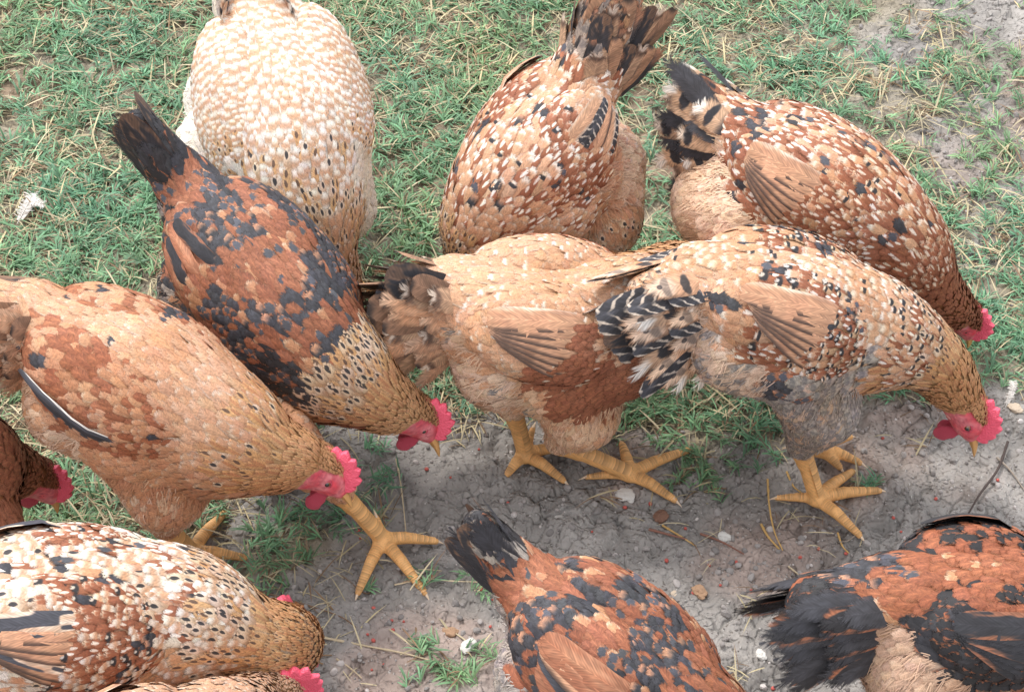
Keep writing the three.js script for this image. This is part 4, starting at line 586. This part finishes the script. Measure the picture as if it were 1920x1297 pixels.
chicken(H7, { seed: 17, label: 'buff orange chicken striding at left, one yellow foot stretched past its lowered head',
  look: { under: U(tanU, { fluff: [0.55, 0.4, 0.28], wing: rustU }), mottle: [0.75, 20, RUSTY], blotch: [0.76, 44, ['wing']], all: [['buff', 1]],
    saddle: [['buff', 4], ['edge_cream', 1.5]], wing: [['rust', 3, 0, [1.1, 1.1, 1.05]], ['buff', 2, 0, [0.92, 0.85, 0.8]], ['edge_cream', 0.8, 0, [0.92, 0.86, 0.82]]],
    cape: (q) => q.t < 3.8 ? [['spot', 1], ['gold_spot', 1.5], ['edge_cream', 2.5], ['gold', 2]] : [['gold', 3], ['gold_spot', 0.5]], hackle: [['gold', 3]], breast: [['buff', 3, 0, [0.98, 0.94, 0.9]], ['edge_cream', 1.5]], thigh: [['buff', 3, 0, [0.95, 0.9, 0.88]], ['pink', 1]], fluff: [['pink', 2], ['buff', 1]],
    tailbase: [['buff', 3], ['edge_cream', 2]] },
  quill: { n: 0 }, quillR: { n: 3, tiles: ['long_white_edge', 'long_dark', 'long_white_edge'], len: 0.15, wid: 0.008, from: -0.55, spreadB: [0.78, 1.12], fan: [-0.04, -0.12] }, cone: 0.5, coneR: 0.035, tail: { tiles: ['long_brown', 'long_rust'], coverTiles: ['buff', 'long_brown', 'edge_cream'], spread: 0.6, up: 0.2, splay: 0.06 }, roll: -0.45 });
chicken(H8, { seed: 18, label: 'reddish brown chicken with only its lowered head showing at the left edge',
  look: { under: U(rustU), all: [['brown_hackle', 2], ['rust', 1]], fluff: [['buff', 1]], thigh: [['rust', 1]], tailbase: [['black_rust', 1]] }, quill: { n: 5, tiles: ['long_rust'] }, tail: { tiles: ['black'], coverTiles: ['rust'] }, roll: -0.5 });
chicken(H9, { seed: 19, label: 'cream, rust and black mottled chicken at bottom left with golden spotted neck',
  look: { under: U([0.6, 0.45, 0.32], { wing: [0.5, 0.3, 0.18] }), mottle: [0.8, 26, [0.86, 0.73, 0.62]], blotch: [0.75, 46, ['wing', 'saddle']], all: [['buff_white', 1]],
    saddle: [['white_bar', 3], ['white', 1], ['rust_white', 2.4, 0.45], ['edge_cream', 0.6], ['spot', 0.6]], wing: (q) => q.wa < 0.1 ? [['rust_white', 2.4], ['rust_cream', 2], ['white_bar', 2], ['rust_black_white', 0.8], ['rust', 0.4]] : [['white_bar', 3], ['white', 0.8], ['edge_cream', 1], ['spot', 0.4]],
    cape: (q) => q.t < 3.9 ? [['spot', 3], ['white_bar', 1.6], ['gold_spot', 1]] : [['gold_spot', 3], ['gold', 2]], hackle: [['gold', 3, 0, [0.98, 0.95, 0.9]], ['gold_spot', 0.8]], breast: [['white_bar', 2], ['edge_cream', 2]], thigh: [['pink', 1]], fluff: [['white', 2], ['pink', 2]], tailbase: [['white', 2], ['black_white', 1], ['white_bar', 2]] },
  quill: { n: 7, tiles: ['long_mottled', 'long_buff', 'long_buff', 'long_buff'], len: 0.12, wid: 0.027, from: -0.15 }, tail: { tiles: ['long_mottled'], coverTiles: ['white_bar', 'long_mottled', 'white'] }, roll: -0.8 });
chicken(H10, { seed: 20, label: 'chicken at the bottom edge showing only a tall pink comb and buff nape',
  look: { under: U(tanU), all: [['edge_cream', 2], ['buff', 1]], fluff: [['pink', 1]], hackle: [['edge_cream', 3, 0, [1.05, 1, 0.95]]] }, quill: { n: 5 }, tail: { tiles: ['long_brown'], coverTiles: ['buff'] }, comb: 1.25 });
chicken(H11, { seed: 21, label: 'rust orange chicken splashed with black at bottom centre, narrow slate tail raised',
  look: { under: U([0.22, 0.09, 0.04], { fluff: [0.4, 0.36, 0.34] }), mottle: [0.7, 28, DARKER], blotch: [0.56, 30, ['saddle', 'wing', 'cape']], all: [['rust', 1]],
    saddle: [['rust', 4, 0, [1.08, 1.06, 1.04]], ['edge_cream', 0.6, 0, [0.95, 0.85, 0.75]], ['rust_blot', 0.8]], wing: [['rust', 4, 0, [1.05, 1, 1]], ['rust_blot', 0.8], ['edge_cream', 0.6, 0, [0.95, 0.85, 0.75]]],
    cape: [['rust', 3], ['edge_cream', 1, 0, [0.95, 0.85, 0.75]]], hackle: [['gold', 2], ['brown_hackle', 1]], breast: [['black_rust', 1], ['rust', 1]], thigh: [['grey', 1]], fluff: [['grey', 1, 0, [1.2, 1.2, 1.22]]], tailbase: (q, p) => p.y > 0.335 ? [['black', 4], ['grey', 1], ['black_rust', 1]] : [['rust_blot', 2], ['black_rust', 2], ['rust', 1.5, 0, [1.1, 1, 0.95]]] },
  quill: { n: 6, tiles: ['long_rust', 'long_rust', 'long_buff', 'long_white_edge'], len: 0.11 }, quillL: FAR, cone: 0.7, coneR: 0.016, coneB: 1.15, tail: { n: 4, tiles: ['black', 'long_dark'], spread: 0.05, splay: 0.0, wid: 0.03, up: 0.04, covers: 0, short: 0.9, far: 0.03 } });
chicken(H12, { seed: 22, label: 'black winged orange chicken at the bottom right corner with a low black tail',
  look: { under: U(darkU, { saddle: rustU, fluff: [0.36, 0.24, 0.17], thigh: [0.36, 0.24, 0.17], breast: [0.3, 0.18, 0.12] }), mottle: [0.7, 26, DARKER], blotch: [0.68, 34, ['saddle', 'tailbase']], all: [['rust', 1]],
    saddle: [['rust', 5, 0, [1.12, 1.04, 0.95]], ['edge_cream', 0.4, 0, [0.95, 0.85, 0.75]]], wing: (q) => q.wb < -0.3 ? [['rust', 2, 0, [1.12, 1, 0.92]], ['black_rust', 2]] : [['black', 2], ['black_rust', 4]],
    cape: [['rust', 2], ['gold', 1]], hackle: [['gold', 1], ['brown_hackle', 1]], breast: [['rust', 1], ['pink', 1, 0, [0.85, 0.78, 0.75]]], thigh: [['pink', 1, 0, [0.82, 0.75, 0.72]]], fluff: [['pink', 1, 0, [0.84, 0.76, 0.72]]], tailbase: [['black', 3], ['black_rust', 2], ['rust', 0.5, 0, [1.1, 1, 0.92]]] },
  quill: { n: 7, tiles: ['long_black_rust', 'black', 'black'], len: 0.12, wid: 0.028 }, cone: 0.55, coneR: 0.03, tail: { n: 7, tiles: ['black', 'long_dark'], coverTiles: ['black', 'black', 'black_rust'], coverLen: 0.115, coverWid: 0.03, spread: 0.3, up: 0.02, splay: 0.02, wid: 0.04, coverFan: 0.1, far: 0.3, short: 0.85 }, wing: { back: 1.1, half: 0.05 }, fluff: 1.2 });


// ---------------------------------------------------------------- what lies about on the ground
seed(301);
const dryMat = Object.fromEntries(Object.entries({ pale: [196, 178, 148], straw: [196, 158, 98], brown: [122, 96, 76], red: [128, 88, 74], dark: [74, 62, 58], grey: [150, 138, 126] }).map(([k, c]) => [k, new THREE.MeshStandardMaterial({ color: lin(...c), roughness: 0.8 })]));
function stalk(name, label, pts, r, col) {
  const c = new THREE.CatmullRomCurve3(pts.map(([x, z], i) => V(x + rr(-0.002, 0.002), groundAt(x, z) + r + 0.0015 + 0.006 * grassAt(x, z) + rr(0, 0.003), z + rr(-0.002, 0.002)))), g = new THREE.TubeGeometry(c, 24, r, 6), p = g.attributes.position;
  const q = V(), m = 7; for (let i = 0; i < p.count; i++) { const k = Math.floor(i / m), t = k / 24, a = c.getPointAt(t), f = lerp(1.15, 0.6, t) * (k % 9 === 4 ? 1.35 : 1); q.fromBufferAttribute(p, i).sub(a).multiplyScalar(f).add(a); p.setXYZ(i, q.x, q.y, q.z); }
  g.computeVertexNormals(); tag(mesh(numbered(name), g, dryMat[col]), label, name === 'twig' ? 'twig' : 'straw');
}
stalk('straw_stalk', 'pale dry stalk lying in the grass right of the whitish chicken', [[-0.205, -0.666], [-0.162, -0.651], [-0.119, -0.639]], 0.0011, 'pale');
stalk('straw_stalk', 'pale dry stalk in the grass left of the whitish chicken tail', [[-0.558, -0.877], [-0.510, -0.888], [-0.458, -0.893]], 0.0010, 'pale');
stalk('straw_stalk', 'thin dry stalk across the grass above the dark raised tail', [[-0.669, -0.649], [-0.619, -0.673], [-0.550, -0.680]], 0.0010, 'pale');
stalk('twig', 'thin bent brown twig between the mottled chicken and bare soil', [[-0.311, 0.209], [-0.248, 0.228], [-0.197, 0.250], [-0.179, 0.265]], 0.0011, 'brown');
stalk('straw_stalk', 'jointed pale stalk running into the small grass tufts on bare soil', [[-0.220, 0.278], [-0.159, 0.290], [-0.122, 0.300], [-0.076, 0.317]], 0.0013, 'pale');
stalk('straw_stalk', 'short straight straw on soil near the pale lump below the centre hen', [[0.181, 0.106], [0.201, 0.126], [0.220, 0.145]], 0.0012, 'straw');
stalk('twig', 'short reddish brown twig crossing under the short straw', [[0.164, 0.117], [0.188, 0.124], [0.211, 0.132]], 0.0016, 'red');
stalk('twig', 'faint reddish twig on open soil left of the bent yellow straw', [[0.227, 0.123], [0.248, 0.136], [0.275, 0.154]], 0.0014, 'red');
stalk('straw_stalk', 'bent yellow straw standing by the single yellow leg', [[0.315, 0.032], [0.310, 0.079], [0.316, 0.121], [0.321, 0.151]], 0.0012, 'straw');
stalk('straw_stalk', 'broad yellow straw blade lying at the foot of the bent straw', [[0.301, 0.103], [0.306, 0.125], [0.318, 0.148]], 0.0015, 'straw');
stalk('straw_stalk', 'short straw poking out behind the single yellow leg', [[0.337, 0.019], [0.344, 0.040], [0.352, 0.053]], 0.0013, 'straw');
stalk('twig', 'dark crooked twig at the right edge below the red comb', [[0.616, -0.019], [0.598, 0.019], [0.567, 0.066], [0.538, 0.109]], 0.0017, 'dark');
stalk('twig', 'grey twig branching off the dark crooked twig', [[0.598, 0.003], [0.613, 0.023], [0.628, 0.046]], 0.0013, 'grey');
stalk('straw_stalk', 'thin upright dry stem beside the pink fluff of the rust hen', [[0.232, -0.589], [0.239, -0.511], [0.241, -0.411]], 0.0010, 'pale');
stalk('straw_stalk', 'thin pale stalk on soil left of the slate tail', [[-0.136, 0.200], [-0.100, 0.199], [-0.069, 0.199], [-0.009, 0.201]], 0.0009, 'pale');
stalk('straw_stalk', 'pale stem lying below the pink face of the dark rust chicken', [[-0.142, 0.003], [-0.136, 0.036], [-0.131, 0.088], [-0.128, 0.121]], 0.0011, 'pale');
stalk('twig', 'tiny brown twig beside the outstretched yellow foot', [[-0.163, 0.190], [-0.168, 0.210], [-0.201, 0.188]], 0.0009, 'brown');
stalk('straw_stalk', 'short straw stub under the toe of the pecking hen', [[0.390, 0.121], [0.395, 0.142], [0.397, 0.158]], 0.0012, 'straw');
stalk('straw_stalk', 'grey straw piece beside the front claw of the pecking hen', [[0.415, 0.121], [0.401, 0.131], [0.388, 0.139]], 0.0009, 'grey');
stalk('straw_stalk', 'pale straw on soil above the low black tail', [[0.328, 0.172], [0.345, 0.185], [0.363, 0.199]], 0.0009, 'pale');
stalk('straw_stalk', 'pale straw right of the tall pink comb', [[-0.200, 0.311], [-0.184, 0.320], [-0.169, 0.334]], 0.0010, 'pale');
const lumpMat = Object.fromEntries(Object.entries({ w: [206, 202, 196], g: [176, 170, 164], p: [190, 172, 152], b: [160, 128, 102], r: [120, 88, 72] }).map(([k, c]) => [k, new THREE.MeshStandardMaterial({ color: lin(...c), roughness: 0.92 })]));
function lump(name, label, x, z, r, col) {
  const g = new THREE.IcosahedronGeometry(1, 5), p = g.attributes.position, k = rr(0, 50), flat = col === 'g' || r > 0.0105 && col === 'w' ? 0.28 : 0.62;
  for (let i = 0; i < p.count; i++) { const X = p.getX(i), Y = p.getY(i), Z = p.getZ(i), f = 0.5 + 0.7 * noise3(X * 1.6 + k, Y * 1.6, Z * 1.6) + 0.28 * noise3(X * 4 + k, Y * 4, Z * 4) + 0.12 * noise3(X * 11 + k, Y * 11, Z * 11); p.setXYZ(i, X * f * r * 1.15, Y * f * r * flat, Z * f * r * 0.9); }
  g.computeVertexNormals(); const m = mesh(numbered(name), g, lumpMat[col]); m.position.set(x, groundAt(x, z) + r * flat * 0.35, z); m.rotation.y = rr(0, 6); tag(m, label, name === 'clod' ? 'clod' : 'dropping');
}
lump('white_lump', 'round white lump on the soil midway below the single leg', 0.255, 0.123, 0.0070, 'w');
lump('white_lump', 'flat white dropping under the toes of the centre hen', 0.138, 0.058, 0.0110, 'w');
lump('white_lump', 'white lump among grass tufts left of the black splashed hen', -0.049, 0.290, 0.0090, 'w');
lump('white_lump', 'white fleck beside the back of the black splashed hen', 0.284, 0.299, 0.0060, 'w');
lump('white_lump', 'pale grey lump on open soil below the centre hen', 0.058, 0.093, 0.0070, 'g');
lump('white_lump', 'pale crumb on soil at the middle of the bare patch', 0.191, 0.211, 0.0050, 'p');
lump('clod', 'tan brown clod of earth beneath the low black tail', 0.361, 0.266, 0.0130, 'b');
lump('clod', 'small brown clod on soil above the black splashed hen', 0.220, 0.210, 0.0080, 'b');
lump('clod', 'reddish brown crumb of earth at the end of the short straw', 0.180, 0.093, 0.0090, 'r');
lump('clod', 'brown crumb above the white lump in the grass tufts', -0.071, 0.268, 0.0080, 'b');
lump('clod', 'pale stone at the right edge below the red combed head', 0.634, -0.080, 0.0080, 'p');
function looseFeather(label, a, b, wid) {
  const root = new THREE.Group(); root.name = numbered('loose_feather'); scene.add(root); root.position.set(a[0], groundAt(...a) + 0.012 * grassAt(...a) + 0.003, a[1]); tag(root, label, 'feather');
  const d = V(b[0] - a[0], 0, b[1] - a[1]), L = d.length(), o = fresh(); d.normalize(); const s = V(-d.z, 0, d.x), n = V(0, 1, 0), P = (t) => d.clone().multiplyScalar(L * t).addScaledVector(s, wid * 0.5 * Math.sin(t * 2.4)).add(V(0, 0.010 * Math.sin(t * 2.6), 0));
  vane(o, P(0), P(0.5), P(1), n, n, n, s, wid, TILE.white, [0.9, 0.92, 0.95], ROWS, 0.12);
  for (let k = 0; k < 60; k++) { const t = rr(0.02, 0.95), e = rnd() < 0.5 ? 1 : -1, a0 = P(t), v = s.clone().multiplyScalar(e).addScaledVector(d, rr(0.1, 0.9)).add(V(0, rr(0, 0.7), 0)).normalize(), l = wid * rr(0.5, 0.95), c1 = a0.clone().addScaledVector(v, l * 0.5), c2 = c1.clone().addScaledVector(v, l * 0.5).add(V(0, -0.002, 0)); vane(o, a0, c1, c2, n, n, n, d, 0.0011, TILE.white, [0.9, 0.92, 0.95], ROWS_D, 0); }
  mesh('vane', built(o), featherMat, root); mesh('shaft', new THREE.TubeGeometry(new THREE.CatmullRomCurve3([P(-0.12), P(0.2), P(0.5), P(0.8)].map((v) => v.add(V(0, 0.0006, 0)))), 10, 0.0005, 5), lumpMat.w, root);
}
looseFeather('white curled feather lying in the grass at the left edge', [-0.676, -0.435], [-0.671, -0.486], 0.016);
looseFeather('smaller white feather just right of the curled one at the left edge', [-0.663, -0.463], [-0.639, -0.452], 0.012);
looseFeather('white wispy feather in the grass right of the raised brown tail', [0.206, -0.824], [0.217, -0.877], 0.014);
looseFeather('small white feather under the raised brown tail', [0.175, -0.747], [0.182, -0.725], 0.012);
looseFeather('white wispy feather on soil at the right edge', [0.624, -0.085], [0.633, -0.120], 0.008);
looseFeather('small pale feather in grass above the mottled hen', [-0.544, 0.156], [-0.534, 0.144], 0.012);
const grainMat = new THREE.MeshStandardMaterial({ color: lin(182, 84, 74), roughness: 0.55 });
const grainGeo = new THREE.SphereGeometry(1, 12, 9); { const p = grainGeo.attributes.position; for (let i = 0; i < p.count; i++) { const f = 0.9 + 0.2 * noise3(p.getX(i) * 2 + 5, p.getY(i) * 2, p.getZ(i) * 2); p.setXYZ(i, p.getX(i) * f * 1.15, p.getY(i) * f * 0.9, p.getZ(i) * f); } grainGeo.computeVertexNormals(); }
for (const [x, z] of [[-0.161, 0.232], [-0.166, 0.271], [-0.139, 0.252], [-0.125, 0.254], [-0.137, 0.267], [-0.036, 0.211], [-0.022, 0.225], [-0.046, 0.144], [-0.041, 0.143], [-0.198, 0.090], [-0.181, 0.129], [-0.184, 0.118], [-0.196, 0.144], [-0.041, -0.014], [0.467, 0.115], [0.342, 0.156], [0.396, 0.154], [0.339, 0.225], [0.365, 0.144], [0.212, 0.209], [-0.159, 0.322], [-0.071, 0.264], [-0.025, 0.262], [0.208, 0.113], [0.137, 0.076], [-0.005, 0.073], [0.460, 0.094], [0.516, 0.062], [0.463, -0.037], [0.244, 0.201], [-0.159, 0.279], [-0.146, 0.309], [0.332, 0.341], [0.294, 0.346], [-0.105, 0.017], [-0.075, 0.039], [-0.112, 0.205], [-0.094, 0.193], [0.168, 0.069], [0.281, 0.201], [0.266, 0.161], [0.556, 0.119], [0.595, 0.034], [0.183, 0.161], [0.233, 0.169], [0.096, 0.119], [-0.064, 0.119]]) {
  const m = mesh(numbered('red_grain'), grainGeo, grainMat), r = rr(0.0014, 0.0026); m.scale.setScalar(r); m.position.set(x, groundAt(x, z) + r * 0.7, z); m.rotation.set(rr(0, 3), rr(0, 6), 0);
  tag(m, 'small round red feed grain scattered on the bare soil', 'grain', 'red feed grains on the soil');
}

renderer.render(scene, camera);
